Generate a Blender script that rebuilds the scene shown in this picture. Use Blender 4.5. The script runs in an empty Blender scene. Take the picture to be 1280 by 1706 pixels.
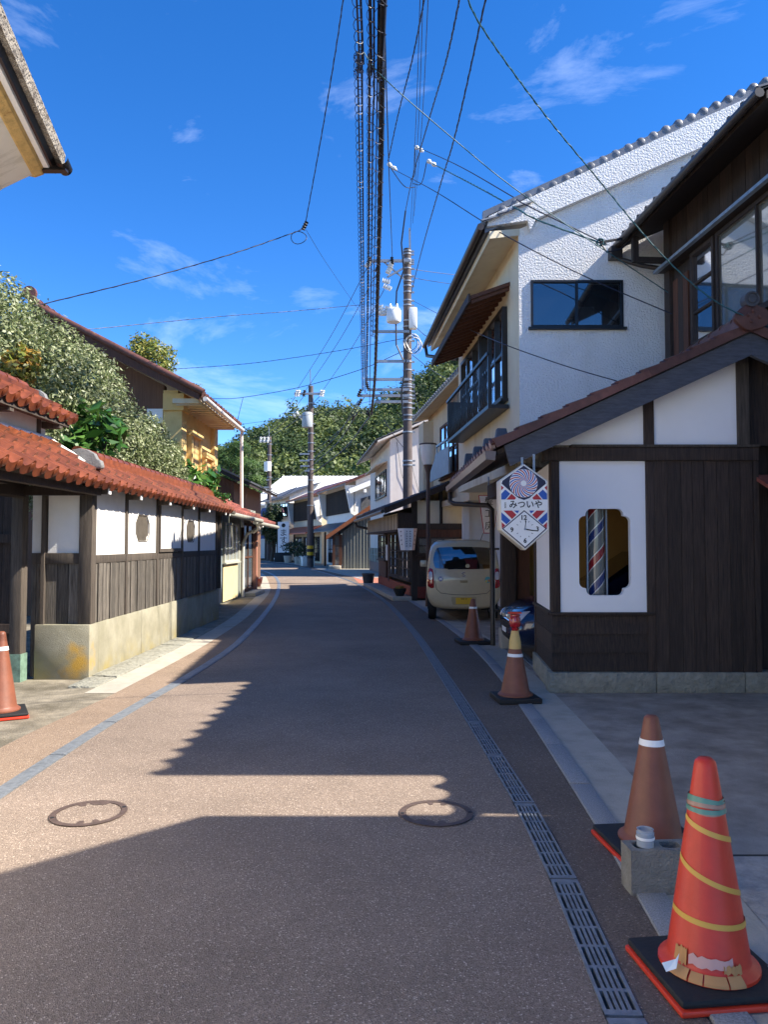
import bpy, bmesh, math, random
import numpy as np
from mathutils import Vector, Matrix
rnd = random.Random(11)
C = bpy.context.scene.collection
S = bpy.context.scene
PI = math.pi

# ------------------------------------------------------------------ camera
F, CX, CY, PITCH, EYE = 1281.0, 640.0, 853.0, math.radians(2.32), 1.5
cam = bpy.data.cameras.new('camera')
cam.sensor_fit = 'VERTICAL'; cam.sensor_height = 24.0; cam.lens = 24.0 * F / 1706.0
cam.clip_start = 0.05; cam.clip_end = 3000
co = bpy.data.objects.new('camera', cam); C.objects.link(co)
co.location = (0, 0, EYE); co.rotation_euler = (PI / 2 + PITCH, 0, 0)
S.camera = co

# ------------------------------------------------------------------ sky and sun
SUN = Vector((1.0, -0.15, 1.0)).normalized()
W = bpy.data.worlds.new('World'); S.world = W; W.use_nodes = True
wn, wl = W.node_tree.nodes, W.node_tree.links
wn.clear()
wo = wn.new('ShaderNodeOutputWorld'); bg = wn.new('ShaderNodeBackground')
sky = wn.new('ShaderNodeTexSky'); sky.sky_type = 'NISHITA'; sky.sun_disc = False
sky.sun_elevation = math.asin(SUN.z); sky.sun_rotation = math.atan2(SUN.x, SUN.y)
sky.air_density = 1.0; sky.dust_density = 0.0; sky.ozone_density = 3.0; sky.altitude = 3000
hs = wn.new('ShaderNodeHueSaturation'); hs.inputs['Saturation'].default_value = 1.31; hs.inputs['Hue'].default_value = .508; hs.inputs['Value'].default_value = .89
tc = wn.new('ShaderNodeTexCoord'); mp = wn.new('ShaderNodeMapping')
mp.inputs['Scale'].default_value = (2.2, 2.2, 6.0); mp.inputs['Location'].default_value = (1.1, 0.7, 0.3)
nz = wn.new('ShaderNodeTexNoise'); nz.inputs['Scale'].default_value = 1.6; nz.inputs['Detail'].default_value = 9
nz.inputs['Roughness'].default_value = 0.62; nz.inputs['Distortion'].default_value = 0.5
rp = wn.new('ShaderNodeValToRGB'); rp.color_ramp.elements[0].position = 0.56; rp.color_ramp.elements[1].position = 0.92
rp.color_ramp.elements[1].color = (0.32, 0.32, 0.32, 1)
mx = wn.new('ShaderNodeMix'); mx.data_type = 'RGBA'; mx.inputs[7].default_value = (7.5, 8.2, 9.2, 1)
wl.new(tc.outputs['Generated'], mp.inputs['Vector']); wl.new(mp.outputs[0], nz.inputs['Vector'])
wl.new(nz.outputs[0], rp.inputs[0]); wl.new(rp.outputs[0], mx.inputs[0])
wl.new(sky.outputs[0], hs.inputs['Color']); wl.new(hs.outputs[0], mx.inputs[6]); wl.new(mx.outputs[2], bg.inputs[0])
bg.inputs[1].default_value = 0.145
wl.new(bg.outputs[0], wo.inputs[0])
sl = bpy.data.lights.new('sun', 'SUN'); sl.energy = 4.7; sl.angle = math.radians(0.5); sl.color = (1.0, 0.93, 0.82)
so = bpy.data.objects.new('sun', sl); C.objects.link(so)
so.rotation_euler = SUN.to_track_quat('Z', 'Y').to_euler(); so.location = (20, -5, 25)
S.view_settings.view_transform = 'Standard'; S.view_settings.look = 'None'
S.view_settings.exposure = 1.27; S.view_settings.gamma = 1.0; S.view_settings.use_curve_mapping = False
S.render.engine = 'CYCLES'; S.cycles.use_denoising = True; S.cycles.max_bounces = 10; S.cycles.diffuse_bounces = 8; S.cycles.transparent_max_bounces = 16

# ------------------------------------------------------------------ helpers
def at(px, py, Y):
    """point at forward distance Y seen at photo pixel (px, py): used to survey poles and wires"""
    u, v = px - CX, py - CY
    d = Vector((u, v * math.sin(PITCH) + F * math.cos(PITCH), -v * math.cos(PITCH) + F * math.sin(PITCH)))
    d *= Y / d.y
    return Vector((d.x, d.y, EYE + d.z))

def lin(h):
    if isinstance(h, str):
        h = h.lstrip('#'); c = [int(h[i:i + 2], 16) / 255 for i in (0, 2, 4)]
        return tuple((x / 12.92 if x <= .04045 else ((x + .055) / 1.055) ** 2.4) for x in c)
    return tuple(h)

MW = {}
def thing(name, label, cat, loc=(0, 0, 0), rz=0.0, group=None, kind=None):
    o = bpy.data.objects.new(name, None); C.objects.link(o)
    o.location = loc; o.rotation_euler = (0, 0, rz); o.empty_display_size = .2
    MW[o] = Matrix.Translation(Vector(loc)) @ Matrix.Rotation(rz, 4, 'Z')
    tag(o, label, cat, group, kind)
    return o
def tag(o, label=None, cat=None, group=None, kind=None):
    if label: o['label'] = label
    if cat: o['category'] = cat
    if group: o['group'] = group
    if kind: o['kind'] = kind
    return o
def link(name, me, parent=None, world=False, M4=None):
    o = bpy.data.objects.new(name, me); C.objects.link(o)
    if parent is not None:
        o.parent = parent
        if world:
            o.matrix_parent_inverse = MW[parent].inverted(); MW[o] = Matrix.Identity(4)
            if M4 is not None: o.matrix_basis = M4; MW[o] = M4.copy()
        else:
            MW[o] = MW[parent].copy()
            if M4 is not None: o.matrix_basis = M4; MW[o] = MW[parent] @ M4
    else:
        MW[o] = Matrix.Identity(4)
        if M4 is not None: o.matrix_basis = M4; MW[o] = M4.copy()
    return o
def copy_tree(o, parent=None):
    c = o.copy(); C.objects.link(c); c.parent = parent
    MW[c] = MW.get(o, Matrix.Identity(4)).copy()
    for ch in list(o.children): copy_tree(ch, c)
    return c
def struct(o): o['kind'] = 'structure'; return o

class MB:
    def __init__(s): s.v = []; s.f = []; s.mi = []; s.cur = 0
    def add(s, vs, fs):
        b = len(s.v); s.v += [tuple(p) for p in vs]
        for f in fs: s.f.append([b + i for i in f]); s.mi.append(s.cur)
        return s
    def box(s, x0, x1, y0, y1, z0, z1):
        x0, x1 = sorted((x0, x1)); y0, y1 = sorted((y0, y1)); z0, z1 = sorted((z0, z1))
        return s.add([(x0,y0,z0),(x1,y0,z0),(x1,y1,z0),(x0,y1,z0),(x0,y0,z1),(x1,y0,z1),(x1,y1,z1),(x0,y1,z1)],
            [(0,3,2,1),(4,5,6,7),(0,1,5,4),(1,2,6,5),(2,3,7,6),(3,0,4,7)])
    def hexa(s, p):      # 8 corners: bottom 4 ccw, top 4 ccw
        return s.add(p, [(0,3,2,1),(4,5,6,7),(0,1,5,4),(1,2,6,5),(2,3,7,6),(3,0,4,7)])
    def bar(s, a, b, w, h, up=(0, 0, 1)):
        a, b = Vector(a), Vector(b); d = (b - a).normalized(); u = Vector(up)
        x = d.cross(u)
        if x.length < 1e-4: x = d.cross(Vector((1, 0, 0)))
        x.normalize(); y = x.cross(d).normalized(); x *= w / 2; y *= h / 2
        return s.hexa([a - x - y, a + x - y, a + x + y, a - x + y, b - x - y, b + x - y, b + x + y, b - x + y])
    def quad(s, *p): return s.add(p, [tuple(range(len(p)))])
    def prism(s, poly, d):   # planar polygon (3d) extruded by vector d
        n = len(poly); P = [Vector(p) for p in poly]; d = Vector(d)
        nn = Vector((0, 0, 0))
        for i in range(n):
            a, b = P[i], P[(i + 1) % n]; nn += a.cross(b)
        vs = P + [p + d for p in P]
        if nn.dot(d) > 0: cap0, cap1 = tuple(range(n))[::-1], tuple(range(n, 2 * n)); sd = [(i, (i+1) % n, n + (i+1) % n, n + i) for i in range(n)]
        else: cap0, cap1 = tuple(range(n)), tuple(range(n, 2 * n))[::-1]; sd = [(i, n + i, n + (i+1) % n, (i+1) % n) for i in range(n)]
        return s.add(vs, [cap0, cap1] + sd)
    def tube(s, pts, r, seg=6, cap=True):
        pts = [Vector(p) for p in pts]; n = len(pts); rr = r if isinstance(r, (list, tuple)) else [r] * n
        vs = []; px = None
        for i, p in enumerate(pts):
            d = (pts[min(i + 1, n - 1)] - pts[max(i - 1, 0)]).normalized()
            if px is None:
                px = d.cross(Vector((0, 0, 1)))
                if px.length < .05: px = d.cross(Vector((1, 0, 0)))
            else: px = px - d * px.dot(d)
            px.normalize(); py = d.cross(px)
            for k in range(seg):
                a = 2 * PI * k / seg; vs.append(p + (px * math.cos(a) + py * math.sin(a)) * rr[i])
        fs = [(i*seg + k, i*seg + (k+1) % seg, (i+1)*seg + (k+1) % seg, (i+1)*seg + k) for i in range(n-1) for k in range(seg)]
        if cap: fs += [tuple(range(seg))[::-1], tuple(range((n-1)*seg, n*seg))]
        return s.add(vs, fs)
    def lathe(s, prof, seg=24, c=(0, 0, 0), cap=False):
        vs = []; n = len(prof)
        for r, z in prof:
            for k in range(seg):
                a = 2 * PI * k / seg; vs.append((c[0] + r * math.cos(a), c[1] + r * math.sin(a), c[2] + z))
        fs = [(i*seg + k, i*seg + (k+1) % seg, (i+1)*seg + (k+1) % seg, (i+1)*seg + k) for i in range(n-1) for k in range(seg)]
        if cap: fs += [tuple(range(seg))[::-1], tuple(range((n-1)*seg, n*seg))]
        return s.add(vs, fs)
    def mesh(s, name, mats, smooth=False):
        me = bpy.data.meshes.new(name); me.from_pydata(s.v, [], s.f); me.update()
        for m in (mats if isinstance(mats, (list, tuple)) else [mats]): me.materials.append(m)
        if any(s.mi): me.polygons.foreach_set('material_index', s.mi)
        if smooth:
            me.shade_smooth()
            try: me.set_sharp_from_angle(angle=math.radians(smooth if smooth > 1 else 40))
            except Exception: pass
        return me
    def build(s, name, mats, parent=None, world=False, smooth=False, bevel=0, M4=None):
        me = s.mesh(name, mats, smooth)
        if bevel:
            bm = bmesh.new(); bm.from_mesh(me)
            ed = [e for e in bm.edges if len(e.link_faces) == 2 and e.calc_face_angle(0) > .6]
            bmesh.ops.bevel(bm, geom=ed, offset=bevel, segments=2, profile=.5, affect='EDGES', clamp_overlap=True)
            bm.to_mesh(me); bm.free(); me.shade_smooth()
            try: me.set_sharp_from_angle(angle=math.radians(35))
            except Exception: pass
        return link(name, me, parent, world, M4)

def B(name, mat, parent, *boxes, world=False, bevel=0):
    m = MB()
    for b in boxes: m.box(*b)
    return m.build(name, mat, parent, world=world, bevel=bevel)

def text_mesh(body, size, mat, depth=.001, bold=0.0):
    c = bpy.data.curves.new('lettering', 'FONT'); c.body = body; c.size = size
    c.align_x = 'CENTER'; c.align_y = 'CENTER'; c.resolution_u = 2; c.extrude = depth; c.offset = bold
    o = bpy.data.objects.new('lettering', c); C.objects.link(o)
    dg = bpy.context.evaluated_depsgraph_get()
    me = bpy.data.meshes.new_from_object(o.evaluated_get(dg)); me.name = 'lettering'
    bpy.data.objects.remove(o); bpy.data.curves.remove(c)
    me.materials.clear(); me.materials.append(mat)
    return me
# matrix for flat print: local x -> right, local y -> up, local z -> out of the face
def face_cam(x, y, z, rz=0.0): return Matrix.Translation((x, y, z)) @ Matrix.Rotation(rz, 4, 'Z') @ Matrix.Rotation(PI / 2, 4, 'X')
def plate_hole(outer, inner, th):
    """outline polygon (x,z) with a hole, facing -y, thickness th"""
    bm = bmesh.new(); es = []
    for loop in (outer, inner):
        vs = [bm.verts.new((p[0], 0, p[1])) for p in loop]
        es += [bm.edges.new((vs[i], vs[(i + 1) % len(vs)])) for i in range(len(vs))]
    r = bmesh.ops.triangle_fill(bm, edges=es, use_beauty=True)
    fs = [g for g in r['geom'] if isinstance(g, bmesh.types.BMFace)]
    e = bmesh.ops.extrude_face_region(bm, geom=fs)
    bmesh.ops.translate(bm, verts=[g for g in e['geom'] if isinstance(g, bmesh.types.BMVert)], vec=(0, th, 0))
    bmesh.ops.recalc_face_normals(bm, faces=bm.faces)
    me = bpy.data.meshes.new('panel'); bm.to_mesh(me); bm.free(); return me

# ------------------------------------------------------------------ materials
MC = {}
def M(name, col, rough=.7, var=.15, scale=6, bump=0, bscale=60, stretch=(1, 1, 1), metal=0, coat=0, rand=0, col2=None, spec=.5, bdist=.01, emit=None):
    if name in MC: return MC[name]
    m = bpy.data.materials.new(name); m.use_nodes = True; N, L = m.node_tree.nodes, m.node_tree.links
    b = N['Principled BSDF']; c = lin(col)
    b.inputs['Roughness'].default_value = rough; b.inputs['Metallic'].default_value = metal
    b.inputs['Specular IOR Level'].default_value = spec; b.inputs['Coat Weight'].default_value = coat
    b.inputs['Coat Roughness'].default_value = .05
    t = N.new('ShaderNodeTexCoord'); mp = N.new('ShaderNodeMapping'); mp.inputs['Scale'].default_value = stretch
    L.new(t.outputs['Object'], mp.inputs[0])
    n = N.new('ShaderNodeTexNoise'); n.inputs['Scale'].default_value = scale; n.inputs['Detail'].default_value = 7; n.inputs['Roughness'].default_value = .62
    src = mp.outputs[0]
    if rand:
        oi = N.new('ShaderNodeObjectInfo'); ad = N.new('ShaderNodeVectorMath'); ad.operation = 'ADD'
        sc = N.new('ShaderNodeMath'); sc.operation = 'MULTIPLY'; sc.inputs[1].default_value = 37.0
        L.new(oi.outputs['Random'], sc.inputs[0]); L.new(mp.outputs[0], ad.inputs[0]); L.new(sc.outputs[0], ad.inputs[1]); src = ad.outputs[0]
    L.new(src, n.inputs['Vector'])
    r = N.new('ShaderNodeValToRGB'); r.color_ramp.elements[0].position = .28; r.color_ramp.elements[1].position = .72
    lo = tuple(max(0, x * (1 - var)) for x in c); hi = tuple(min(1, x * (1 + var)) for x in c) if col2 is None else lin(col2)
    r.color_ramp.elements[0].color = (*lo, 1); r.color_ramp.elements[1].color = (*hi, 1)
    L.new(n.outputs[0], r.inputs[0]); out = r.outputs[0]
    if rand:
        hsv = N.new('ShaderNodeHueSaturation'); mr = N.new('ShaderNodeMapRange'); mr.inputs[3].default_value = 1 - rand; mr.inputs[4].default_value = 1 + rand
        L.new(oi.outputs['Random'], mr.inputs[0]); L.new(mr.outputs[0], hsv.inputs['Value']); L.new(out, hsv.inputs['Color']); out = hsv.outputs[0]
    L.new(out, b.inputs['Base Color'])
    if bump:
        n2 = N.new('ShaderNodeTexNoise'); n2.inputs['Scale'].default_value = bscale; n2.inputs['Detail'].default_value = 5
        L.new(mp.outputs[0], n2.inputs['Vector'])
        bp = N.new('ShaderNodeBump'); bp.inputs['Strength'].default_value = bump; bp.inputs['Distance'].default_value = bdist
        L.new(n2.outputs[0], bp.inputs['Height']); L.new(bp.outputs[0], b.inputs['Normal'])
    MC[name] = m; return m
def flat(name, col, rough=.5, **k): return M(name, col, rough, var=.05, scale=12, **k)

def layer_stain(m, col, scale, lo, hi, amount=1.0, stretch=(1, 1, 1), loc=(0, 0, 0), zfade=None):
    """a second colour laid over a material in noise-shaped stains (optionally only near a height)"""
    N, L = m.node_tree.nodes, m.node_tree.links; b = N['Principled BSDF']
    old = b.inputs['Base Color'].links[0].from_socket
    t = N.new('ShaderNodeTexCoord'); mp = N.new('ShaderNodeMapping'); mp.inputs['Scale'].default_value = stretch; mp.inputs['Location'].default_value = loc
    n = N.new('ShaderNodeTexNoise'); n.inputs['Scale'].default_value = scale; n.inputs['Detail'].default_value = 8; n.inputs['Roughness'].default_value = .65
    r = N.new('ShaderNodeMapRange'); r.inputs[1].default_value = lo; r.inputs[2].default_value = hi; r.inputs[4].default_value = amount
    L.new(t.outputs['Object'], mp.inputs[0]); L.new(mp.outputs[0], n.inputs['Vector']); L.new(n.outputs[0], r.inputs[0]); fac = r.outputs[0]
    if zfade:
        g = N.new('ShaderNodeNewGeometry'); sp = N.new('ShaderNodeSeparateXYZ'); L.new(g.outputs['Position'], sp.inputs[0])
        zr = N.new('ShaderNodeMapRange'); zr.inputs[1].default_value = zfade[0]; zr.inputs[2].default_value = zfade[1]; zr.inputs[3].default_value = 1; zr.inputs[4].default_value = 0
        L.new(sp.outputs['Z'], zr.inputs[0]); mu = N.new('ShaderNodeMath'); mu.operation = 'MULTIPLY'
        L.new(fac, mu.inputs[0]); L.new(zr.outputs[0], mu.inputs[1]); fac = mu.outputs[0]
    x = N.new('ShaderNodeMix'); x.data_type = 'RGBA'; x.inputs[7].default_value = (*lin(col), 1)
    L.new(fac, x.inputs[0]); L.new(old, x.inputs[6]); L.new(x.outputs[2], b.inputs['Base Color'])
    return m

def spot(m, c, rad, col):
    """one lichen patch of its own ragged shape round a point"""
    N, L = m.node_tree.nodes, m.node_tree.links; b = N['Principled BSDF']; old = b.inputs['Base Color'].links[0].from_socket
    g = N.new('ShaderNodeNewGeometry'); d = N.new('ShaderNodeVectorMath'); d.operation = 'DISTANCE'; d.inputs[1].default_value = c
    n = N.new('ShaderNodeTexNoise'); n.inputs['Scale'].default_value = 5; n.inputs['Detail'].default_value = 8; L.new(g.outputs['Position'], n.inputs['Vector'])
    a = N.new('ShaderNodeMath'); a.operation = 'MULTIPLY_ADD'; a.inputs[1].default_value = -rad*1.6; L.new(n.outputs[0], a.inputs[0]); L.new(g.outputs['Position'], d.inputs[0]); L.new(d.outputs['Value'], a.inputs[2])
    r = N.new('ShaderNodeMapRange'); r.inputs[1].default_value = -rad*.62; r.inputs[2].default_value = -rad*.25; r.inputs[3].default_value = .85; r.inputs[4].default_value = 0; L.new(a.outputs[0], r.inputs[0])
    x = N.new('ShaderNodeMix'); x.data_type = 'RGBA'; x.inputs[7].default_value = (*lin(col), 1); L.new(r.outputs[0], x.inputs[0]); L.new(old, x.inputs[6]); L.new(x.outputs[2], b.inputs['Base Color']); return m

def asphalt(name, base, light, dark, stone=220):
    m = bpy.data.materials.new(name); m.use_nodes = True; N, L = m.node_tree.nodes, m.node_tree.links; b = N['Principled BSDF']
    b.inputs['Roughness'].default_value = .85; b.inputs['Specular IOR Level'].default_value = .3
    t = N.new('ShaderNodeTexCoord')
    v = N.new('ShaderNodeTexVoronoi'); v.inputs['Scale'].default_value = stone*1.25; L.new(t.outputs['Object'], v.inputs['Vector'])
    sep = N.new('ShaderNodeSeparateColor'); L.new(v.outputs['Color'], sep.inputs[0])
    r = N.new('ShaderNodeValToRGB'); cr = r.color_ramp
    mixc = lambda a, b, t: tuple(p*(1-t) + q*t for p, q in zip(lin(a), lin(b))); cr.elements[0].position = 0.0; cr.elements[0].color = (*mixc(base, dark, .55), 1); cr.elements[1].position = 1; cr.elements[1].color = (*lin(light), 1)
    e = cr.elements.new(.5); e.color = (*lin(base), 1); e = cr.elements.new(.93); e.color = (*[x * 1.18 for x in lin(base)], 1)
    L.new(sep.outputs[0], r.inputs[0])
    n = N.new('ShaderNodeTexNoise'); n.inputs['Scale'].default_value = .8; n.inputs['Detail'].default_value = 9; n.inputs['Roughness'].default_value = .7; L.new(t.outputs['Object'], n.inputs['Vector'])
    mr = N.new('ShaderNodeMapRange'); mr.inputs[1].default_value = .3; mr.inputs[2].default_value = .7; mr.inputs[3].default_value = .8; mr.inputs[4].default_value = 1.18
    L.new(n.outputs[0], mr.inputs[0])
    h = N.new('ShaderNodeHueSaturation'); L.new(r.outputs[0], h.inputs['Color']); L.new(mr.outputs[0], h.inputs['Value']); L.new(h.outputs[0], b.inputs['Base Color'])
    bp = N.new('ShaderNodeBump'); bp.inputs['Strength'].default_value = .9; bp.inputs['Distance'].default_value = .004; L.new(v.outputs['Distance'], bp.inputs['Height']); L.new(bp.outputs[0], b.inputs['Normal'])
    MC[name] = m; return m

def glass(name, tint='#20262c', refl=.35, rough=.03, clear=.35, top=1.0):
    """window glass: a mirror-like coat over a see-through pane"""
    if name in MC: return MC[name]
    m = bpy.data.materials.new(name); m.use_nodes = True; N, L = m.node_tree.nodes, m.node_tree.links
    o = N['Material Output']; N.remove(N['Principled BSDF'])
    g = N.new('ShaderNodeBsdfGlossy'); g.inputs['Roughness'].default_value = rough; g.inputs['Color'].default_value = (.9, .93, .96, 1)
    tr = N.new('ShaderNodeBsdfTransparent'); tr.inputs['Color'].default_value = (.75, .8, .82, 1)
    df = N.new('ShaderNodeBsdfDiffuse'); df.inputs['Color'].default_value = (*lin(tint), 1)
    a = N.new('ShaderNodeMixShader'); a.inputs[0].default_value = clear; L.new(df.outputs[0], a.inputs[1]); L.new(tr.outputs[0], a.inputs[2])
    fr = N.new('ShaderNodeFresnel'); fr.inputs['IOR'].default_value = 1.5
    mr = N.new('ShaderNodeMapRange'); mr.inputs[3].default_value = refl * .35; mr.inputs[4].default_value = top; L.new(fr.outputs[0], mr.inputs[0])
    x = N.new('ShaderNodeMixShader'); L.new(mr.outputs[0], x.inputs[0]); L.new(a.outputs[0], x.inputs[1]); L.new(g.outputs[0], x.inputs[2]); L.new(x.outputs[0], o.inputs[0])
    MC[name] = m; return m

def leafmat(name, c1, c2, c3, rough=.45):
    m = bpy.data.materials.new(name); m.use_nodes = True; N, L = m.node_tree.nodes, m.node_tree.links; b = N['Principled BSDF']
    g = N.new('ShaderNodeNewGeometry'); r = N.new('ShaderNodeValToRGB')
    r.color_ramp.elements[0].color = (*lin(c1), 1); r.color_ramp.elements[1].color = (*lin(c3), 1); e = r.color_ramp.elements.new(.55); e.color = (*lin(c2), 1)
    L.new(g.outputs['Random Per Island'], r.inputs[0]); L.new(r.outputs[0], b.inputs['Base Color'])
    b.inputs['Roughness'].default_value = rough
    tl = N.new('ShaderNodeBsdfTranslucent'); L.new(r.outputs[0], tl.inputs[0]); mxs = N.new('ShaderNodeMixShader'); mxs.inputs[0].default_value = .25
    o = N['Material Output']; L.new(b.outputs[0], mxs.inputs[1]); L.new(tl.outputs[0], mxs.inputs[2]); L.new(mxs.outputs[0], o.inputs[0])
    MC[name] = m; return m

m_road = asphalt('road_asphalt', '#8a7a6c', '#cbbaa9', '#54473e', 150)
m_verge = asphalt('verge_asphalt', '#927e6b', '#c6b29b', '#625142', 150)
m_dkasph = asphalt('dark_asphalt', '#74665a', '#a99a8b', '#463c34', 150)
m_apron = layer_stain(M('apron_concrete', '#a09486', .9, .3, 3.5, .8, 90), '#6d6458', 2.2, .45, .7, .8)
m_concL = layer_stain(M('left_apron_concrete', '#8a8170', .92, .35, 7, 1.0, 60), '#534c3c', 1.8, .45, .68, .9)
m_conc = layer_stain(M('pale_concrete', '#b0a899', .9, .12, 5, .5, 80), '#86806f', 3, .5, .75, .6)
m_granite = M('granite', '#8f9090', .8, .5, 160, .3, 200)
m_rough = M('rough_stone', '#8f8d80', .95, .25, 8, 1.2, 22, bdist=.03)
m_dado = spot(layer_stain(layer_stain(M('dado_render', '#a09a85', .92, .14, 5, .8, 160), '#7d7860', 2.2, .42, .7, .7), '#a8954f', 3.2, .45, .7, .75, zfade=(.02, .35)), (-3.38, 8.54, .22), .34, '#c99a2e')
m_plaster = layer_stain(M('white_plaster', '#eeeae2', .9, .04, 4, .25, 40), '#cfc8ba', 1.7, .52, .8, .5)
m_plaster2 = layer_stain(M('lavender_white_panel', '#f6f4f3', .7, .02, 4, .1, 30), '#e6e3e0', 2, .55, .8, .4)
m_stucco = layer_stain(M('rough_stucco', '#f3f0ea', .95, .03, 3, 1.0, 36, bdist=.03), '#cfc5b2', 1.1, .52, .85, .5, stretch=(1, 1, .35))
m_cream = layer_stain(M('cream_render', '#d9cdb2', .92, .06, 3, .5, 60), '#b8a17a', 1.3, .5, .75, .7, stretch=(1.5, 1.5, .3))
m_tan = layer_stain(M('tan_render', '#cbb99b', .92, .06, 3, .4, 60), '#a58f6c', 1.3, .5, .75, .6, stretch=(1.5, 1.5, .3))
m_yellow = layer_stain(M('ochre_plaster', '#dcbc7c', .92, .1, 3, .5, 50), '#b18a45', 1.8, .48, .75, .7)
m_pink = layer_stain(M('pinkish_render', '#d6cdc3', .92, .05, 3, .4, 60), '#b3a698', 1, .5, .75, .6, stretch=(2, 2, .3))
m_darkwood = M('dark_wood', '#35281f', .75, .45, 7, .5, 30, stretch=(6, 6, .5), rand=.3)
m_blackwood = M('black_wood', '#241b17', .75, .4, 9, .6, 40, stretch=(9, 9, .45), rand=.3, col2='#4b3b31')
m_greywood = M('weathered_wood', '#51483f', .88, .5, 6, .7, 40, stretch=(7, 7, .5), rand=.2)
m_plank = M('dark_weathered_plank', '#39332e', .88, .5, 9, .8, 40, stretch=(12, 12, .5), rand=.35, col2='#8b8276')
m_barge = M('barge_board', '#4d5058', .75, .4, 8, .7, 40, stretch=(.8, 6, 5))
m_redwood = M('red_brown_wood', '#5b3826', .75, .35, 6, .4, 30, stretch=(6, 6, .6), rand=.2)
m_brownwall = M('brown_board_wall', '#6b4c38', .8, .25, 6, .4, 30, stretch=(8, 8, .4))
m_otile = M('orange_glazed_tile', '#733c23', .42, .45, 9, .1, 50, rand=.28)
m_btile = M('brown_tile', '#633d32', .5, .4, 9, .2, 50, rand=.35)
m_ptile = M('pinkish_tile_face', '#a28a80', .6, .25, 14, .2, 50, rand=.25)
m_rtile = M('faded_red_tile', '#8a4f43', .5, .35, 9, .2, 50, rand=.3)
m_gtile = M('silver_grey_tile', '#6d7076', .4, .25, 9, .2, 50, rand=.25)
m_dktile = M('dark_grey_tile', '#4a4a4c', .55, .35, 8, .4, 50, rand=.25)
m_oxtile = M('ornament_grey_tile', '#7c7c7a', .8, .25, 9, .6, 60)
m_steel = M('galvanised_steel', '#8e9aa4', .45, .25, 14, .2, 80, metal=.5)
m_grate = M('grate_steel', '#878c90', .5, .3, 25, .2, 80, metal=.4)
m_pole = M('pole_concrete', '#5b4f4a', .8, .2, 5, .3, 80)
m_band = flat('band_metal', '#9a9da1', .45, metal=.4)
m_insul = flat('insulator_white', '#e6e6e2', .25)
m_wire = flat('black_cable', '#17171d', .55)
m_wireb = flat('blue_black_wire', '#1d2238', .5)
m_wiret = flat('teal_wire', '#2d5d63', .45)
m_alu = flat('dark_bronze_aluminium', '#2f2a27', .4, metal=.4)
m_gutter = M('dark_gutter', '#3a332e', .4, .2, 8)
m_wpipe = M('white_pipe', '#e6e1d6', .45, .06, 6)
m_glass = glass('window_glass'); m_frost = glass('frosted_glass', '#a5aca6', .3, .25, .15); m_carglass = glass('car_glass', '#0c1116', .5, .02, .25)
m_amber = glass('curtained_glass', '#8f8a7c', .25, .05, .5, .4)
m_black = flat('black_rubber', '#1c1c1d', .7, bump=.2)
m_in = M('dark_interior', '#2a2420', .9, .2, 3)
m_inochre = M('ochre_interior', '#b38a4a', .85, .1, 3)
m_white = flat('white_paint', '#efefec', .5); m_red = flat('red_paint', '#b5242c', .45); m_blue = flat('blue_paint', '#2457ad', .45); m_navy = flat('navy_paint', '#161c3e', .45)
m_ink = flat('black_ink', '#15151a', .6)
m_brncone = M('brown_cone_plastic', '#7e4a35', .5, .15, 10, .1, 60); m_redcone = M('red_cone_plastic', '#cf3a22', .42, .14, 8, .1, 60)
m_dkglass = glass('dark_window_glass', '#1a2028', .55, .03, 0.0)
m_greyglass = glass('grey_window_glass', '#5c6468', .5, .06, 0.0)
# ------------------------------------------------------------------ street: kerb lines as functions of distance
def curve(pts):
    ys = [p[0] for p in pts]; xs = [p[1] for p in pts]; n = len(pts)
    ms = [(xs[min(i+1, n-1)] - xs[max(i-1, 0)]) / (ys[min(i+1, n-1)] - ys[max(i-1, 0)]) for i in range(n)]
    def f(y):
        if y <= ys[0]: return xs[0] + ms[0] * (y - ys[0])
        if y >= ys[-1]: return xs[-1] + ms[-1] * (y - ys[-1])
        i = next(k for k in range(n - 1) if ys[k] <= y <= ys[k + 1]); h = ys[i+1] - ys[i]; t = (y - ys[i]) / h
        return (2*t**3 - 3*t**2 + 1) * xs[i] + (t**3 - 2*t**2 + t) * h * ms[i] + (-2*t**3 + 3*t**2) * xs[i+1] + (t**3 - t**2) * h * ms[i+1]
    return f
LX = curve([(-12, -2.3), (4.6, -2.31), (6.7, -2.30), (8.9, -2.2), (11.6, -2.2), (18.3, -2.7), (24, -3.3), (30.5, -4.2), (38, -5.6), (48, -8.4), (60, -13), (75, -20.5)])
RX = curve([(-12, .66), (2.4, .76), (3.4, .80), (4.5, .81), (9.4, .66), (13.2, .5), (20.2, 0), (27.4, -.86), (35, -2.2), (48, -5.2), (60, -9.4), (75, -16.5)])
KR = curve([(-12, .9), (2.4, 1.02), (3.9, 1.11), (7.25, 1.25), (10.4, 1.28), (13.2, 1.16), (20, .62), (27.4, -.25), (35, -1.55), (48, -4.4), (60, -8.5), (75, -15.6)])
KL = curve([(-12, -2.95), (5.65, -2.82), (7.8, -2.69), (11.8, -2.64), (16.7, -2.86), (26.7, -3.95), (43.6, -7.4), (60, -13.6), (75, -21.1)])
def strip(name, f0, f1, z, mat, y0=-12, y1=75, n=120, label=None):
    m = MB(); ys = [y0 + (y1 - y0) * i / n for i in range(n + 1)]
    vs = [(f(y), y, z) for y in ys for f in (f0, f1)]
    m.add(vs, [(2*i, 2*i+1, 2*i+3, 2*i+2) for i in range(n)])
    return struct(m.build(name, mat))
off = lambda f, d: (lambda y: f(y) + d)
g = MB(); g.add([(-900, -300, -.13), (900, -300, -.13), (900, 1500, -.13), (-900, 1500, -.13)], [(0, 1, 2, 3)])
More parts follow.
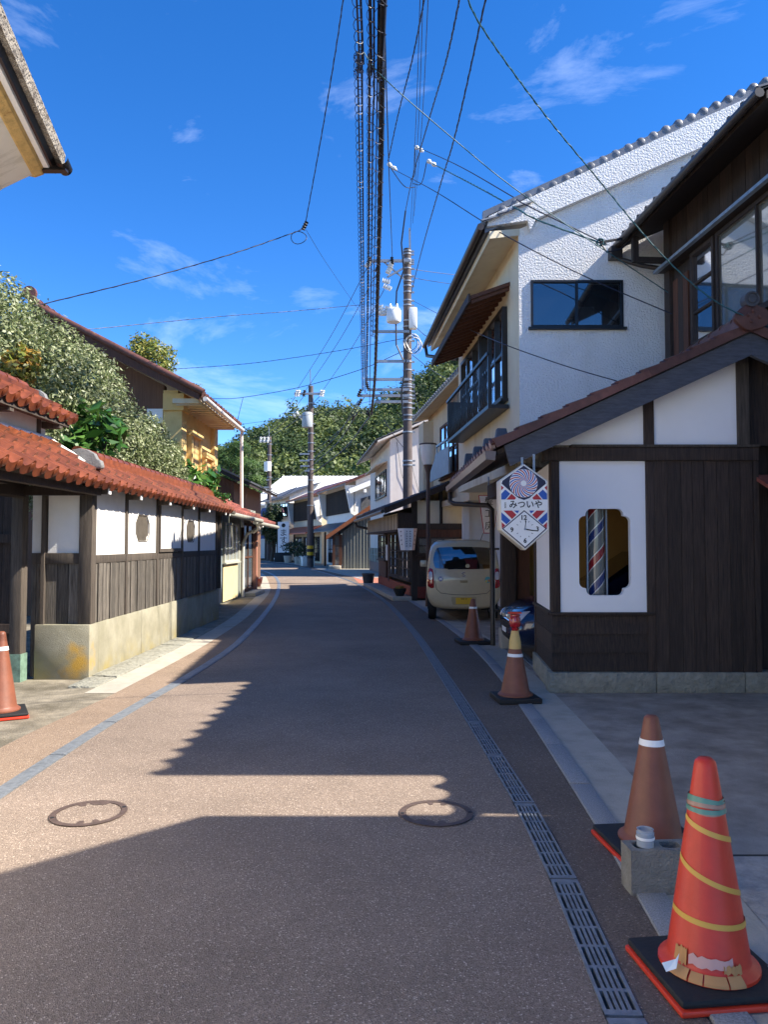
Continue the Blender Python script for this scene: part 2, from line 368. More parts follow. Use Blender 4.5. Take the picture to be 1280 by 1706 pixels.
struct(g.build('ground', M('bare_earth', '#6b6354', .95, .3, .5)))
strip('road', off(LX, .058), off(RX, -.062), 0, m_road)
strip('verge_left', KL, off(LX, -.058), .002, m_verge)
strip('verge_right', off(RX, .062), KR, .002, m_dkasph)
strip('pavement_slab_right', off(KR, .13), off(KR, .44), .002, m_conc, y1=14, n=60)
strip('forecourt', off(KR, .44), lambda y: 9.0, 0, m_apron, y1=60)
strip('forecourt_near_slab', off(KR, .44), lambda y: 6.0, .004, M('rough_slab', '#a8a096', .95, .35, 9, 1.0, 60), y1=3.74, n=40)
strip('forecourt_joint', off(KR, .442), lambda y: 6.0, .003, M('joint_dirt', '#3a352f', .95), y0=3.72, y1=3.765, n=4)
strip('pavement_far_right', off(KR, .13), off(KR, .44), 0, m_conc, y0=14)
strip('pavement_apron_left', lambda y: -9.0, KL, 0, m_concL, y1=7.75, n=40)
strip('pavement_strip_left', off(KL, -.31), KL, .003, m_conc, y0=7.75)
strip('pavement_left', lambda y: -24.0 if y > 30 else -9.0, off(KL, -.31), 0, m_concL, y0=7.75, n=100)
# dark bed strips set below the road, seen through the slots
for nm, f in (('drain_bed_left', LX), ('drain_bed_right', RX)):
    strip(nm, off(f, -.12), off(f, .12), -.09, M('dark_drain_bed', '#2b2622', .95, .3, 6))
# kerb stones, right: granite setts laid end to end
kr = thing('kerb_right', 'row of blue-grey granite kerb stones beside the right drain', 'kerb', (1.1, 4, 0), kind='structure')
y = -1.0; i = 0
while y < 16:
    ln = rnd.uniform(.55, .95) if y < 8 else 1.0; m = MB(); e = .006; y2 = y + ln; t = .012 + rnd.uniform(0, .004)
    m.hexa([(KR(y)+.002, y+e, -.1), (KR(y)+.128, y+e, -.1), (KR(y2)+.128, y2-e, -.1), (KR(y2)+.002, y2-e, -.1), (KR(y)+.002, y+e, t), (KR(y)+.128, y+e, t), (KR(y2)+.128, y2-e, t), (KR(y2)+.002, y2-e, t)])
    m.build('kerb_stone', m_granite, kr, world=True, bevel=.004); y = y2; i += 1
strip('kerb_far_right', KR, off(KR, .13), .01, m_granite, y0=16)
# right drain: cast grates with slots
def grate_mesh(L_, w=.12):
    m = MB(); h = w / 2
    for s in (-1, 1): m.box(s*h - s*.012, s*h, 0, L_, -.03, .006)
    for a in (0, L_ - .028): m.box(-h, h, a, a + .028, -.03, .0055)
    for k in range(1, 5):
        x = -h + .012 + (w - .024) * k / 5; m.box(x - .0055, x + .0055, .02, L_ - .02, -.025, .005)
    for k in range(1, 7):
        yy = L_ * k / 7; m.box(-h + .01, h - .01, yy - .008, yy + .008, -.03, .0045)
    m.box(-.025, .025, L_ - .05, L_ - .015, -.02, .0052)
    return m.mesh('grate', m_grate)
gm = grate_mesh(.985)
dr = thing('drain_right', 'steel slotted drain grating running along the right of the road', 'drain', (.8, 4, 0), kind='structure')
y = -.5
while y < 34:
    a = math.atan2(RX(y + 1) - RX(y), 1.0); L1 = math.hypot(RX(y + 1) - RX(y), 1)
    link('grate', gm, dr, True, Matrix.Translation((RX(y), y, 0)) @ Matrix.Rotation(-a, 4, 'Z') @ Matrix.Diagonal((1, L1, 1, 1))); y += 1.0
strip('drain_cover_far_right', off(RX, -.06), off(RX, .06), .004, m_grate, y0=34)
cm = MB(); cm.box(-.056, .056, .004, .99, -.06, .006); cm.box(-.038, .038, .02, .97, .006, .0085); cme = cm.mesh('drain_cover', m_grate)
dl = thing('drain_left', 'flat blue-grey steel drain covers along the left of the road', 'drain', (-2.3, 6, 0), kind='structure')
y = -.5
while y < 40:
    a = math.atan2(LX(y + 1) - LX(y), 1.0); L1 = math.hypot(LX(y + 1) - LX(y), 1)
    link('drain_cover', cme, dl, True, Matrix.Translation((LX(y), y, 0)) @ Matrix.Rotation(-a, 4, 'Z') @ Matrix.Diagonal((1, L1, 1, 1))); y += 1.0
strip('drain_cover_far_left', off(LX, -.056), off(LX, .056), .004, m_grate, y0=40)
# flat stones at the foot of the left wall
ft = thing('footing_stones', 'row of flat grey stones at the foot of the left wall', 'paving', (-3.1, 10, 0), kind='structure')
y = 8.0
while y < 13:
    ln = rnd.uniform(.45, .8); h1 = .012 + rnd.uniform(0, .012); m = MB(); a, b2 = -3.27, KL(y + .4) - .32
    m.hexa([(a, y+.012, -.05), (b2, y+.012, -.05), (b2+.01, y+ln-.012, -.05), (a, y+ln-.012, -.05), (a, y+.012, h1+.012), (b2, y+.02, h1), (b2+.01, y+ln-.015, h1), (a, y+ln-.012, h1+.012)])
    m.build('footing_stone', m_rough, ft, world=True, bevel=.006); y += ln
# manholes: ring, filled lid and notches
def manhole(x, y, label, rot):
    t = thing('manhole_cover', label, 'manhole', (x, y, 0), rot, 'manhole covers in the road')
    m = MB(); m.lathe([(.205, .0045), (.205, .0075), (.172, .0075), (.172, .0045)], 40); m.build('ring', m_iron, t)
    m = MB(); m.lathe([(.0, .0052), (.168, .0052)], 40); m.build('lid', m_road, t)
    for a0, w in ((1.35, .34), (1.95, .14), (4.6, .12), (5.1, .1)):
        m = MB(); n = 6; vs = []
        for k in range(n + 1):
            a = a0 - w + 2 * w * k / n; ri = .15 if k in (0, n) else .128
            vs += [(.174*math.cos(a), .174*math.sin(a), .0072), (ri*math.cos(a), ri*math.sin(a), .0072)]
        m.add(vs, [(2*k, 2*k+1, 2*k+3, 2*k+2) for k in range(n)]); m.build('lug', m_iron, t)
    for a in (.3, 3.4):
        m = MB(); m.lathe([(.0, .009), (.012, .009), (.012, .006)], 10, (.188*math.cos(a), .188*math.sin(a), 0)); m.build('key_hole', m_black, t)
m_iron = M('manhole_iron', '#5f4f47', .6, .3, 20, .3, 80, metal=.3)
manhole(-1.64, 4.33, 'round iron manhole cover on the left of the road, in sunlight', .2)
manhole(.29, 4.33, 'round iron manhole cover on the right of the road at the shadow edge', 2.9)
# brick-paved forecourt and pale entrance slabs further down on the right
m = MB(); m.add([(-.95, 29.0, .006), (1.0, 28.2, .006), (1.2, 33.0, .006), (-1.35, 33.6, .006)], [(0, 1, 2, 3)])
struct(m.build('brick_paving', M('brick_paving', '#a9674f', .9, .25, 30, .3, 60)))
m = MB(); m.add([(-1.3, 33.7, .006), (3, 33.1, .006), (3, 46, .006), (-4.2, 46, .006)], [(0, 1, 2, 3)])
struct(m.build('entrance_slab', m_conc))

# ------------------------------------------------------------------ roof tiles
def tile_mesh(w, l, mat, eave=False, manju=True, fmat=None):
    m = MB(); n = 9; th = .022; P = []
    for k in range(n):
        t = k / (n - 1)
        z = -.028 * math.sin(PI * t / .62) if t < .62 else .042 * math.sin(PI * (t - .62) / .38)
        P.append((t * w * 1.04, z))
    top = [(x, y, z + (th if y == 0 else 0)) for y in (0, l) for x, z in P]
    bot = [(x, 0, z - .006) for x, z in P]
    m.add(top + bot, [(k, k+1, n+k+1, n+k) for k in range(n-1)] + [(2*n+k, 2*n+k+1, k+1, k) for k in range(n-1)] + [(n+k, n+k+1, 2*n+k+1, 2*n+k) for k in range(n-1)])
    if eave:
        m.cur = 1 if fmat else 0
        m.add([(x, -.004, z + th*.6) for x, z in P] + [(x, -.004, min(z, 0)*.5 - .022 - .055*max(0, math.sin(PI*min(1, x/(w*1.04))))**.6) for x, z in P], [(n+k, n+k+1, k+1, k) for k in range(n-1)])
        if manju:
            cx, cz, r = w * .82, -.004, .042; s = 12
            vs = [(cx + r*math.cos(2*PI*k/s), -.012, cz + r*math.sin(2*PI*k/s)) for k in range(s)] + [(cx + r*math.cos(2*PI*k/s), .03, cz + r*math.sin(2*PI*k/s)) for k in range(s)]
            vs += [(cx + r*.72*math.cos(2*PI*k/s), -.018, cz + r*.72*math.sin(2*PI*k/s)) for k in range(s)]
            m.add(vs, [(k, s + k, s + (k+1) % s, (k+1) % s) for k in range(s)] + [(k, (k+1) % s, 2*s + (k+1) % s, 2*s + k) for k in range(s)] + [tuple(range(2*s, 3*s))])
    return m.mesh('roof_tile', [mat, fmat] if fmat else mat, smooth=50)
def tile_roof(parent, o, u, v, nu, nv, w, l, mat, fmat=None, manju=True, world=True, keep=None, name='roof_tile'):
    o, u, v = Vector(o), Vector(u).normalized(), Vector(v).normalized(); n = u.cross(v)
    A = tile_mesh(w, l * 1.12, mat); E_ = tile_mesh(w, l * 1.12, mat, True, manju, fmat)
    for i in range(nu):
        for j in range(nv):
            if keep and not keep(i, j): continue
            p = o + u * (i * w) + v * (j * l) + n * rnd.uniform(0, .003)
            R3 = Matrix((u, v, n)).transposed().to_4x4()
            link(name if j else 'eave_tile', E_ if j == 0 else A, parent, world, Matrix.Translation(p) @ R3 @ Matrix.Rotation(-.045 + rnd.uniform(-.006, .006), 4, 'X') @ Matrix.Rotation(rnd.uniform(-.008, .008), 4, 'Z'))
def ridge(parent, a, b, mat, w=.16, h=.13, cap=.065, step=.24, world=True, name='ridge'):
    """stacked flat courses with half-round cover tiles along the top"""
    a, b = Vector(a), Vector(b); d = b - a; L_ = d.length; d.normalize()
    m = MB(); m.bar(a + Vector((0, 0, h*.25)), b + Vector((0, 0, h*.25)), w, h*.46); m.bar(a + Vector((0, 0, h*.74)), b + Vector((0, 0, h*.74)), w*.84, h*.44)
    r = m.build(name, mat, parent, world)
    x = d.cross(Vector((0, 0, 1))).normalized(); mm = MB(); s = 7; vs = []
    for yy, k in ((0, 1.1), (step*.18, 1.1), (step*.2, 1.0), (step*1.02, .96)):
        for q in range(s):
            t = PI * q / (s - 1); vs.append((cap*k*math.cos(t), yy, cap*k*math.sin(t)))
    mm.add(vs, [(i*s+q, (i+1)*s+q, (i+1)*s+q+1, i*s+q+1) for i in range(3) for q in range(s-1)] + [tuple(range(s))])
    me = mm.mesh('ridge_tile', mat, smooth=50); R3 = Matrix((x, d, x.cross(d))).transposed().to_4x4()
    for i in range(max(1, int(L_ / step))):
        link('ridge_tile', me, r, world, Matrix.Translation(a + d*(i*step) + Vector((0, 0, h*.92 + rnd.uniform(0, .004)))) @ R3)
    return r
def win(parent, o, u, n, w, h, cols=2, rows=1, fm=None, gm=None, fw=.05, bw=.025, world=True, sill=True, name='window', deep=.06, panes=True):
    """framed window: o lower-left corner on the wall face, u along the wall, n outward"""
    o, u, n = Vector(o), Vector(u).normalized(), Vector(n).normalized(); z = Vector((0, 0, 1)); m = MB()
    fm = fm or m_alu; gm = gm or m_dkglass
    P = lambda a, b, c=0: o + u*a + z*b + n*c
    def rect(mm, a0, a1, b0, b1, c0, c1): mm.hexa([P(a0,b0,c0), P(a1,b0,c0), P(a1,b0,c1), P(a0,b0,c1), P(a0,b1,c0), P(a1,b1,c0), P(a1,b1,c1), P(a0,b1,c1)])
    rect(m, 0, w, 0, fw, -.02, deep); rect(m, 0, w, h-fw, h, -.02, deep); rect(m, 0, fw, fw, h-fw, -.02, deep); rect(m, w-fw, w, fw, h-fw, -.02, deep)
    for c in range(1, cols): x = fw + (w-2*fw)*c/cols; rect(m, x-bw/2, x+bw/2, fw, h-fw, 0, deep-.006)
    for c in range(1, rows): x = fw + (h-2*fw)*c/rows; rect(m, fw, w-fw, x-bw/2, x+bw/2, .002, deep-.012)
    f = m.build(name, fm, parent, world)
    if panes:
        for c in range(cols):
            a0 = fw + (w-2*fw)*c/cols; a1 = fw + (w-2*fw)*(c+1)/cols; q = MB(); cc = deep*.35 + (.012 if c % 2 else 0)
            q.quad(P(a0, fw, cc), P(a1, fw, cc), P(a1, h-fw, cc), P(a0, h-fw, cc)); q.build('pane', gm, f, world)
    if sill:
        q = MB(); rect(q, -.04, w+.04, -.04, -.002, -.02, deep+.04); q.build('sill', fm, f, world)
    return f
def leafcloud(blobs, n, size, seed, up=.35, shell=.75, aspect=.5, jit=.6):
    """many small folded leaves spread through and over a set of ellipsoids; returns numpy verts, faces"""
    r = np.random.default_rng(seed); c = np.array([b[0] for b in blobs], float); s = np.array([b[1] for b in blobs], float)
    wt = (s.prod(1)) ** (2/3); k = r.choice(len(blobs), n, p=wt / wt.sum())
    d = r.normal(size=(n, 3)); d /= np.linalg.norm(d, axis=1)[:, None]
    rad = 1 - (1 - shell) * np.abs(r.normal(size=n)) + .10 * r.normal(size=n) * (r.random(n) < .3)
    p = c[k] + d * s[k] * rad[:, None]
    nn = d + up * np.array([0, 0, 1]) + jit * r.normal(size=(n, 3)); nn /= np.linalg.norm(nn, axis=1)[:, None]
    a = np.cross(nn, r.normal(size=(n, 3))); a /= np.linalg.norm(a, axis=1)[:, None]; b = np.cross(nn, a)
    L_ = size * r.uniform(.6, 1.35, n)[:, None]; w_ = L_ * aspect
    v = np.stack([p - a*L_*.5, p + b*w_*.5 - nn*L_*.06, p + a*L_*.5 + nn*L_*.08, p - b*w_*.5 - nn*L_*.06], 1).reshape(-1, 3)
    f = np.arange(4 * n).reshape(-1, 4)
    return v, f
def npmesh(name, v, f, mat):
    me = bpy.data.meshes.new(name); me.vertices.add(len(v)); me.vertices.foreach_set('co', np.asarray(v, np.float32).ravel())
    me.loops.add(f.size); me.loops.foreach_set('vertex_index', f.ravel().astype(np.int32))
    k = f.shape[1]; me.polygons.add(len(f)); me.polygons.foreach_set('loop_start', (np.arange(len(f)) * k).astype(np.int32))
    me.update(calc_edges=True); me.validate(); me.materials.append(mat); return me
# ================================================================== LEFT SIDE
# ---- garden wall with glazed tile coping
gw = thing('garden_wall', 'long white plaster garden wall with dark planks and orange tile coping', 'wall', (-3.28, 8.5, 0))
XW = -3.28
for a, b2, x1 in ((8.803, 10.35, -3.25), (10.36, 11.6, -3.25), (11.61, 12.78, -3.25), (12.79, 14.1, -3.30), (14.11, 15.4, -3.30)):
    B('base_panel', m_dado, gw, (-3.6, x1, a, b2, 0, .60), world=True, bevel=.008)
B('base_panel', m_dado, gw, (-3.86, -3.25, 8.522, 8.802, 0, .60), world=True, bevel=.008)
B('corner_post', m_greywood, gw, (-3.40, -3.255, 8.56, 8.70, .602, 2.14), world=True, bevel=.006)
bays = [8.70, 9.77, 11.1, 12.47, 13.6, 15.0, 15.38]
for i, yb in enumerate(bays[1:]):
    B('post', m_greywood, gw, (-3.34, -3.262, yb - .035, yb + .035, .602, 2.14), world=True, bevel=.004)
def octo(w, h, c=.3):
    k = min(w, h) * c; return [(-w/2+k, -h/2), (w/2-k, -h/2), (w/2, -h/2+k), (w/2, h/2-k), (w/2-k, h/2), (-w/2+k, h/2), (-w/2, h/2-k), (-w/2, -h/2+k)]
for i in range(5):
    a = bays[i] + (.0 if i == 0 else .037); b2 = bays[i + 1] - .037
    B('rail', m_greywood, gw, (-3.33, -3.268, a, b2, 1.27, 1.365), world=True, bevel=.004)
    if i in (1, 3):
        w = b2 - a; me = plate_hole([(-w/2, 1.365), (w/2, 1.365), (w/2, 2.16), (-w/2, 2.16)], [(x + .02, z + 1.70) for x, z in octo(.56, .34)], .03)
        me.materials.append(m_plaster); link('plaster_panel', me, gw, True, Matrix.Translation((-3.285, (a + b2) / 2, 0)) @ Matrix.Rotation(PI / 2, 4, 'Z'))
        yc = (a + b2) / 2 + .02
        fr = MB(); P8 = octo(.585, .365)
        for k in range(8):
            p, q = P8[k], P8[(k + 1) % 8]; fr.bar((-3.29, yc + p[0]*.98, 1.70 + p[1]*.98), (-3.29, yc + q[0]*.98, 1.70 + q[1]*.98), .012, .02, up=(1, 0, 0))
        wn_ = fr.build('lattice_window', m_greywood, gw, world=True)
        for k in range(15):
            yy = yc - .252 + .036 * k; hh = .165 if abs(yy - yc) < .19 else .11
            B('lattice_bar', M('bleached_bar', '#7d7365', .85, .2, 9), wn_, (-3.305, -3.291, yy - .006, yy + .006, 1.70 - hh, 1.70 + hh), world=True)
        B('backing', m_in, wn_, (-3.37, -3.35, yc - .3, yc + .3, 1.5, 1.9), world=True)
    elif i == 2:
        B('plaster_panel', m_plaster, gw, (-3.31, -3.27, a + .05, b2 - .05, 1.42, 2.1), world=True)
        B('panel_frame', m_greywood, gw, (-3.31, -3.245, a, a + .05, 1.37, 2.14), (-3.31, -3.245, b2 - .05, b2, 1.37, 2.14), (-3.31, -3.246, a + .05, b2 - .05, 1.37, 1.42), world=True)
    else:
        B('plaster_panel', m_plaster, gw, (-3.31, -3.285, a, b2, 1.365, 2.16), world=True)
    y = a; 
    while y < b2 - .02:
        w = min(rnd.uniform(.11, .19), b2 - y)
        if b2 - (y + w) < .06: w = b2 - y
        x = -3.275 + rnd.uniform(-.006, .006)
        B('plank', m_plank, gw, (-3.32, x, y + .003, y + w - .003, .602 + rnd.uniform(0, .004), 1.268), world=True)
        B('batten', m_plank, gw, (x + .0005, x + .009, y - .012, y + .012, .605, 1.266), world=True) if y > a else None
        y += w
B('wall_core', m_plaster, gw, (-3.62, -3.375, 8.75, 15.38, .6, 2.3), world=True)
# short return facing the lane mouth
B('plaster_panel', m_plaster, gw, (-3.76, -3.402, 8.60, 8.66, 1.39, 2.24), world=True)
B('rail', m_greywood, gw, (-3.78, -3.402, 8.57, 8.66, 1.27, 1.388), world=True, bevel=.004)
for k in range(3): B('plank', m_plank, gw, (-3.775 + k*.125, -3.655 + k*.125, 8.60 + .004*k, 8.66, .602, 1.268), world=True)
B('post', m_greywood, gw, (-3.815, -3.778, 8.55, 8.66, .602, 2.24), world=True)
B('plaster_panel', m_plaster, gw, (-3.93, -3.817, 8.585, 8.66, 1.39, 2.2), world=True)
B('rail', m_greywood, gw, (-3.93, -3.817, 8.565, 8.66, 1.27, 1.388), world=True)
for k in range(2): B('plank', m_plank, gw, (-3.93 + k*.057, -3.876 + k*.057, 8.58 + .004*k, 8.66, .02, 1.268), world=True)
# coping roof
B('eave_board', m_darkwood, gw, (-3.62, -3.07, 8.5, 15.45, 2.158, 2.172), world=True)
for yb in [8.64] + bays[1:]:
    m = MB(); m.bar((-3.3, yb, 2.085), (-3.10, yb, 2.085), .06, .07); br = m.build('bracket', m_greywood, gw, world=True)
    m = MB(); m.bar((-3.10, yb, 2.085), (-3.085, yb, 2.085), .062, .072); m.build('painted_tip', m_white, br, world=True)
    m = MB(); m.bar((-3.115, yb - .6, 2.135), (-3.115, yb + .6, 2.135), .05, .045); m.build('purlin', m_greywood, gw, world=True)
tile_roof(gw, (-3.04, 8.55, 2.16), (0, 1, 0), (-.45, 0, .30), 29, 2, .238, .25, m_otile)
m = MB(); m.hexa([(-3.12, 8.55, 2.175), (-3.52, 8.55, 2.43), (-3.52, 15.4, 2.43), (-3.12, 15.4, 2.175), (-3.12, 8.55, 2.19), (-3.52, 8.55, 2.45), (-3.52, 15.4, 2.45), (-3.12, 15.4, 2.19)])
m.hexa([(-3.52, 8.55, 2.43), (-3.95, 8.55, 2.15), (-3.95, 15.4, 2.15), (-3.52, 15.4, 2.43), (-3.52, 8.55, 2.47), (-3.95, 8.55, 2.19), (-3.95, 15.4, 2.19), (-3.52, 15.4, 2.47)])
m.build('roof_bed', m_darkwood, gw, world=True)
ridge(gw, (-3.5, 8.72, 2.42), (-3.5, 15.4, 2.42), m_otile, .17, .13, .062, .235)
# grey end ornament of the coping ridge
pts = [(-.20, 0), (-.205, .10), (-.16, .17), (-.08, .215), (0, .23), (.08, .215), (.16, .17), (.19, .11), (.235, .09), (.25, .03), (.24, 0)]
m = MB(); m.prism([(-3.43 + a, 8.62, 2.34 + b) for a, b in pts], (0, .1, 0)); m.build('ridge_end_ornament', m_oxtile, gw, world=True, bevel=.012)

# ---- gate with its two small roofs
gt = thing('gate', 'old wooden gate with two small orange tile roofs and dark doorway', 'gate', (-3.95, 8.3, 0))
B('gate_post', m_greywood, gt, (-4.06, -3.935, 8.36, 8.50, .0, 2.2), world=True, bevel=.006)
B('metal_sheath', M('green_copper_sheet', '#6f8a78', .6, .4, 18, .3, 60), gt, (-4.068, -3.927, 8.352, 8.508, .0, .30), world=True)
for k in range(9): B('door_plank', m_blackwood, gt, (-6.0 + k*.215, -5.79 + k*.215, 8.62 + .004*(k % 2), 8.66, 0, 2.2), world=True)
B('door_rail', m_blackwood, gt, (-6.0, -4.07, 8.57, 8.62, .5, .6), (-6.0, -4.07, 8.57, 8.62, 1.5, 1.6), world=True)
B('lintel', m_darkwood, gt, (-4.1, -3.9, 4.8, 8.36, 2.0, 2.16), world=True, bevel=.01)
B('beam_end', m_darkwood, gt, (-4.0, -3.28, 8.30, 8.40, 2.02, 2.12), (-4.0, -3.30, 6.6, 6.72, 2.02, 2.12), world=True)
B('gate_post', m_greywood, gt, (-4.06, -3.935, 5.0, 5.14, 0, 2.2), world=True)
B('purlin', m_darkwood, gt, (-3.24, -3.15, 5.0, 8.54, 2.03, 2.10), world=True)
B('ceiling_board', m_darkwood, gt, (-4.3, -3.12, 4.9, 8.54, 2.158, 2.17), world=True)
tile_roof(gt, (-3.04, 4.98, 2.16), (0, 1, 0), (-.45, 0, .30), 15, 4, .238, .235, m_otile)
m = MB(); m.hexa([(-3.12, 4.95, 2.175), (-3.86, 4.95, 2.66), (-3.86, 8.54, 2.66), (-3.12, 8.54, 2.175), (-3.12, 4.95, 2.19), (-3.86, 4.95, 2.68), (-3.86, 8.54, 2.68), (-3.12, 8.54, 2.19)]); m.build('roof_bed', m_darkwood, gt, world=True)
m = MB(); m.tube([(-3.735, 5.0, 2.655), (-3.735, 6.2, 2.67), (-3.735, 7.4, 2.652), (-3.735, 8.52, 2.662), (-3.66, 8.56, 2.60), (-3.5, 8.57, 2.50), (-3.36, 8.57, 2.40)], .028, 8); m.build('mortar_fillet', m_plaster, gt, world=True, smooth=60)
B('plaster_wall', m_plaster, gt, (-3.95, -3.76, 4.95, 8.48, 2.3, 2.92), world=True)
for yb in (8.30, 7.2, 6.1): B('stud', m_greywood, gt, (-3.78, -3.742, yb - .035, yb + .035, 2.62, 2.92), world=True)
for yb in (8.42, 7.3): B('bracket', m_greywood, gt, (-3.8, -3.56, yb - .04, yb + .04, 2.76, 2.83), world=True)
B('purlin', m_greywood, gt, (-3.62, -3.55, 4.95, 8.62, 2.80, 2.86), world=True)
tile_roof(gt, (-3.50, 5.22, 2.90), (0, 1, 0), (-.40, 0, .24), 15, 2, .232, .22, m_otile)
m = MB(); m.hexa([(-3.57, 5.0, 2.885), (-3.94, 5.0, 3.10), (-3.94, 8.68, 3.10), (-3.57, 8.68, 2.885), (-3.57, 5.0, 2.915), (-3.94, 5.0, 3.12), (-3.94, 8.68, 3.12), (-3.57, 8.68, 2.915)])
m.hexa([(-3.94, 5.0, 3.08), (-4.4, 5.0, 2.8), (-4.4, 8.68, 2.8), (-3.94, 8.68, 3.08), (-3.94, 5.0, 3.12), (-4.4, 5.0, 2.84), (-4.4, 8.68, 2.84), (-3.94, 8.68, 3.12)]); m.build('roof_bed', m_darkwood, gt, world=True)
ridge(gt, (-3.92, 5.0, 3.10), (-3.92, 8.5, 3.10), m_otile, .17, .10, .06, .235)
m = MB(); m.prism([(-3.92 + a*.7, 8.54, 3.02 + b*.9) for a, b in pts], (0, .08, 0)); m.build('ridge_end_ornament', m_oxtile, gt, world=True, bevel=.01)

# ---- shrubs behind the wall
m_hedge = leafmat('grey_green_leaf', '#44502b', '#77834f', '#bcbf96'); m_broad = leafmat('broad_green_leaf', '#27491b', '#3d6a2a', '#6c9143', .35)
m_ylw = leafmat('yellowing_leaf', '#6d7a2c', '#8f8a3c', '#c08a3e'); m_bark = M('bark', '#54473a', .95, .35, 9, .8, 30, stretch=(4, 4, 1))
def lumps(c, r, n, seed, k=.42):
    q = random.Random(seed); out = [(c, tuple(x*.8 for x in r))]
    for _ in range(n):
        d = Vector((q.gauss(0, 1), q.gauss(0, 1), q.gauss(.25, 1))).normalized(); s = q.uniform(.6, 1.15) * k
        out.append(((c[0] + d.x*r[0]*.72, c[1] + d.y*r[1]*.72, c[2] + d.z*r[2]*.72), (r[0]*s, r[1]*s, r[2]*s)))
    return out
def shrub(name, label, cat, base, c, r, n, size, mat, seed, group=None, nl=16, aspect=.5, up=.35, shell=.72, trunk=.05):
    t = thing(name, label, cat, base, group=group)
    v, f = leafcloud(lumps(c, r, nl, seed), n, size, seed, up, shell, aspect)
    link('crown', npmesh('crown', v, f, mat), t, True)
    m = MB(); q = random.Random(seed)
    for k in range(4):
        e = Vector((c[0] + q.uniform(-.6, .6)*r[0], c[1] + q.uniform(-.6, .6)*r[1], c[2] + q.uniform(0, .5)*r[2])); s = Vector(base) + Vector((q.uniform(-.1, .1), q.uniform(-.1, .1), -.02))
        m.tube([s, s.lerp(e, .5) + Vector((q.uniform(-.1, .1), q.uniform(-.1, .1), .1)), e], [trunk, trunk*.7, trunk*.25], 6)
    m.build('trunk', m_bark, t, True, smooth=60); return t
G1 = 'clipped evergreen shrubs behind the garden wall'
shrub('evergreen_shrub', 'tall dense grey-green evergreen shrub rising behind the gate roof', 'shrub', (-5.0, 9.6, 0), (-5.05, 9.8, 3.4), (1.1, 1.6, 1.55), 42000, .06, m_hedge, 3, G1)
shrub('evergreen_shrub', 'middle dense grey-green evergreen shrub above the orange wall coping', 'shrub', (-4.75, 12.2, 0), (-4.75, 12.3, 3.2), (1.0, 1.7, 1.55), 42000, .06, m_hedge, 4, G1)
shrub('evergreen_shrub', 'lower farthest grey-green evergreen shrub beside the ochre storehouse', 'shrub', (-4.6, 14.6, 0), (-4.55, 14.7, 2.75), (.75, 1.3, 1.1), 26000, .06, m_hedge, 5, G1)
shrub('broadleaf_plant', 'bright green large-leaved plant beside the upper gate roof', 'plant', (-4.2, 9.7, 0), (-4.0, 10.3, 2.9), (.5, .85, .62), 520, .25, m_broad, 6, nl=8, aspect=.34, up=.6, shell=.45, trunk=.025)
shrub('broadleaf_plant', 'large-leaved plant leaning over the far end of the wall coping', 'plant', (-3.95, 15.6, 0), (-3.75, 15.6, 2.72), (.42, 1.1, .5), 420, .26, m_broad, 7, nl=8, aspect=.36, up=.6, shell=.45, trunk=.025)
shrub('autumn_shrub', 'small shrub with yellow and rust leaves at the left picture edge', 'shrub', (-4.3, 8.95, 0), (-4.28, 8.9, 3.55), (.22, .3, .3), 700, .09, m_ylw, 8, nl=6, trunk=.02)
shrub('vine', 'small green creeper trailing over the end of the wall coping', 'plant', (-3.6, 15.7, 2.0), (-3.3, 15.55, 2.42), (.28, .25, .14), 260, .07, m_broad, 9, nl=6, trunk=.01)

# ---- ochre storehouse behind the shrubs
ys = thing('ochre_storehouse', 'ochre plaster storehouse with brown tile roof behind the shrubs', 'house', (-4.3, 15.9, 0))
B('street_wall', m_yellow, ys, (-4.6, -4.3, 15.9, 19.3, 0, 4.68), world=True)
B('corner_pilaster', m_yellow, ys, (-4.5, -4.2, 15.86, 16.25, 0, 4.25), (-4.58, -4.15, 15.8, 16.31, 4.25, 4.60), world=True)
B('corner_pilaster', m_yellow, ys, (-4.5, -4.2, 18.95, 19.32, 0, 4.5), world=True)
for a, b2, z0, z1 in ((16.65, 17.55, 2.4, 3.85), (17.95, 18.75, 2.4, 3.5)):
    f = B('shutter_frame', m_yellow, ys, (-4.298, -4.18, a, a + .1, z0, z1), (-4.298, -4.18, b2 - .1, b2, z0, z1), (-4.298, -4.15, a - .06, b2 + .06, z1, z1 + .12), world=True)
    B('shutter', m_yellow, f, (-4.298, -4.24, a + .1, (a + b2)/2 - .01, z0, z1), (-4.298, -4.235, (a + b2)/2 + .01, b2 - .1, z0, z1), world=True)
m = MB(); m.prism([(-10.1, 15.95, 0), (-4.601, 15.95, 0), (-4.601, 15.95, 4.80), (-7.1, 15.95, 6.1), (-10.1, 15.95, 4.3)], (0, .2, 0)); m.build('gable_wall', m_brownwall, ys, world=True)
B('gable_plaster', m_plaster, ys, (-4.95, -4.62, 15.93, 15.949, 4.0, 4.3), world=True)
sl_ = Vector((-3.4, 0, 1.77)); sn = sl_.normalized()
def roofslab(par, y0, y1, e, r, th, mat, name='roof_deck'):
    m = MB(); m.hexa([(e[0], y0, e[1]), (r[0], y0, r[1]), (r[0], y1, r[1]), (e[0], y1, e[1]), (e[0], y0, e[1]+th), (r[0], y0, r[1]+th), (r[0], y1, r[1]+th), (e[0], y1, e[1]+th)])
    return m.build(name, mat, par, world=True)
roofslab(ys, 15.35, 19.45, (-3.72, 4.38), (-7.1, 6.12), .09, m_cream)
roofslab(ys, 15.35, 19.45, (-7.1, 6.12), (-10.5, 4.38), .09, m_cream)
m = MB()
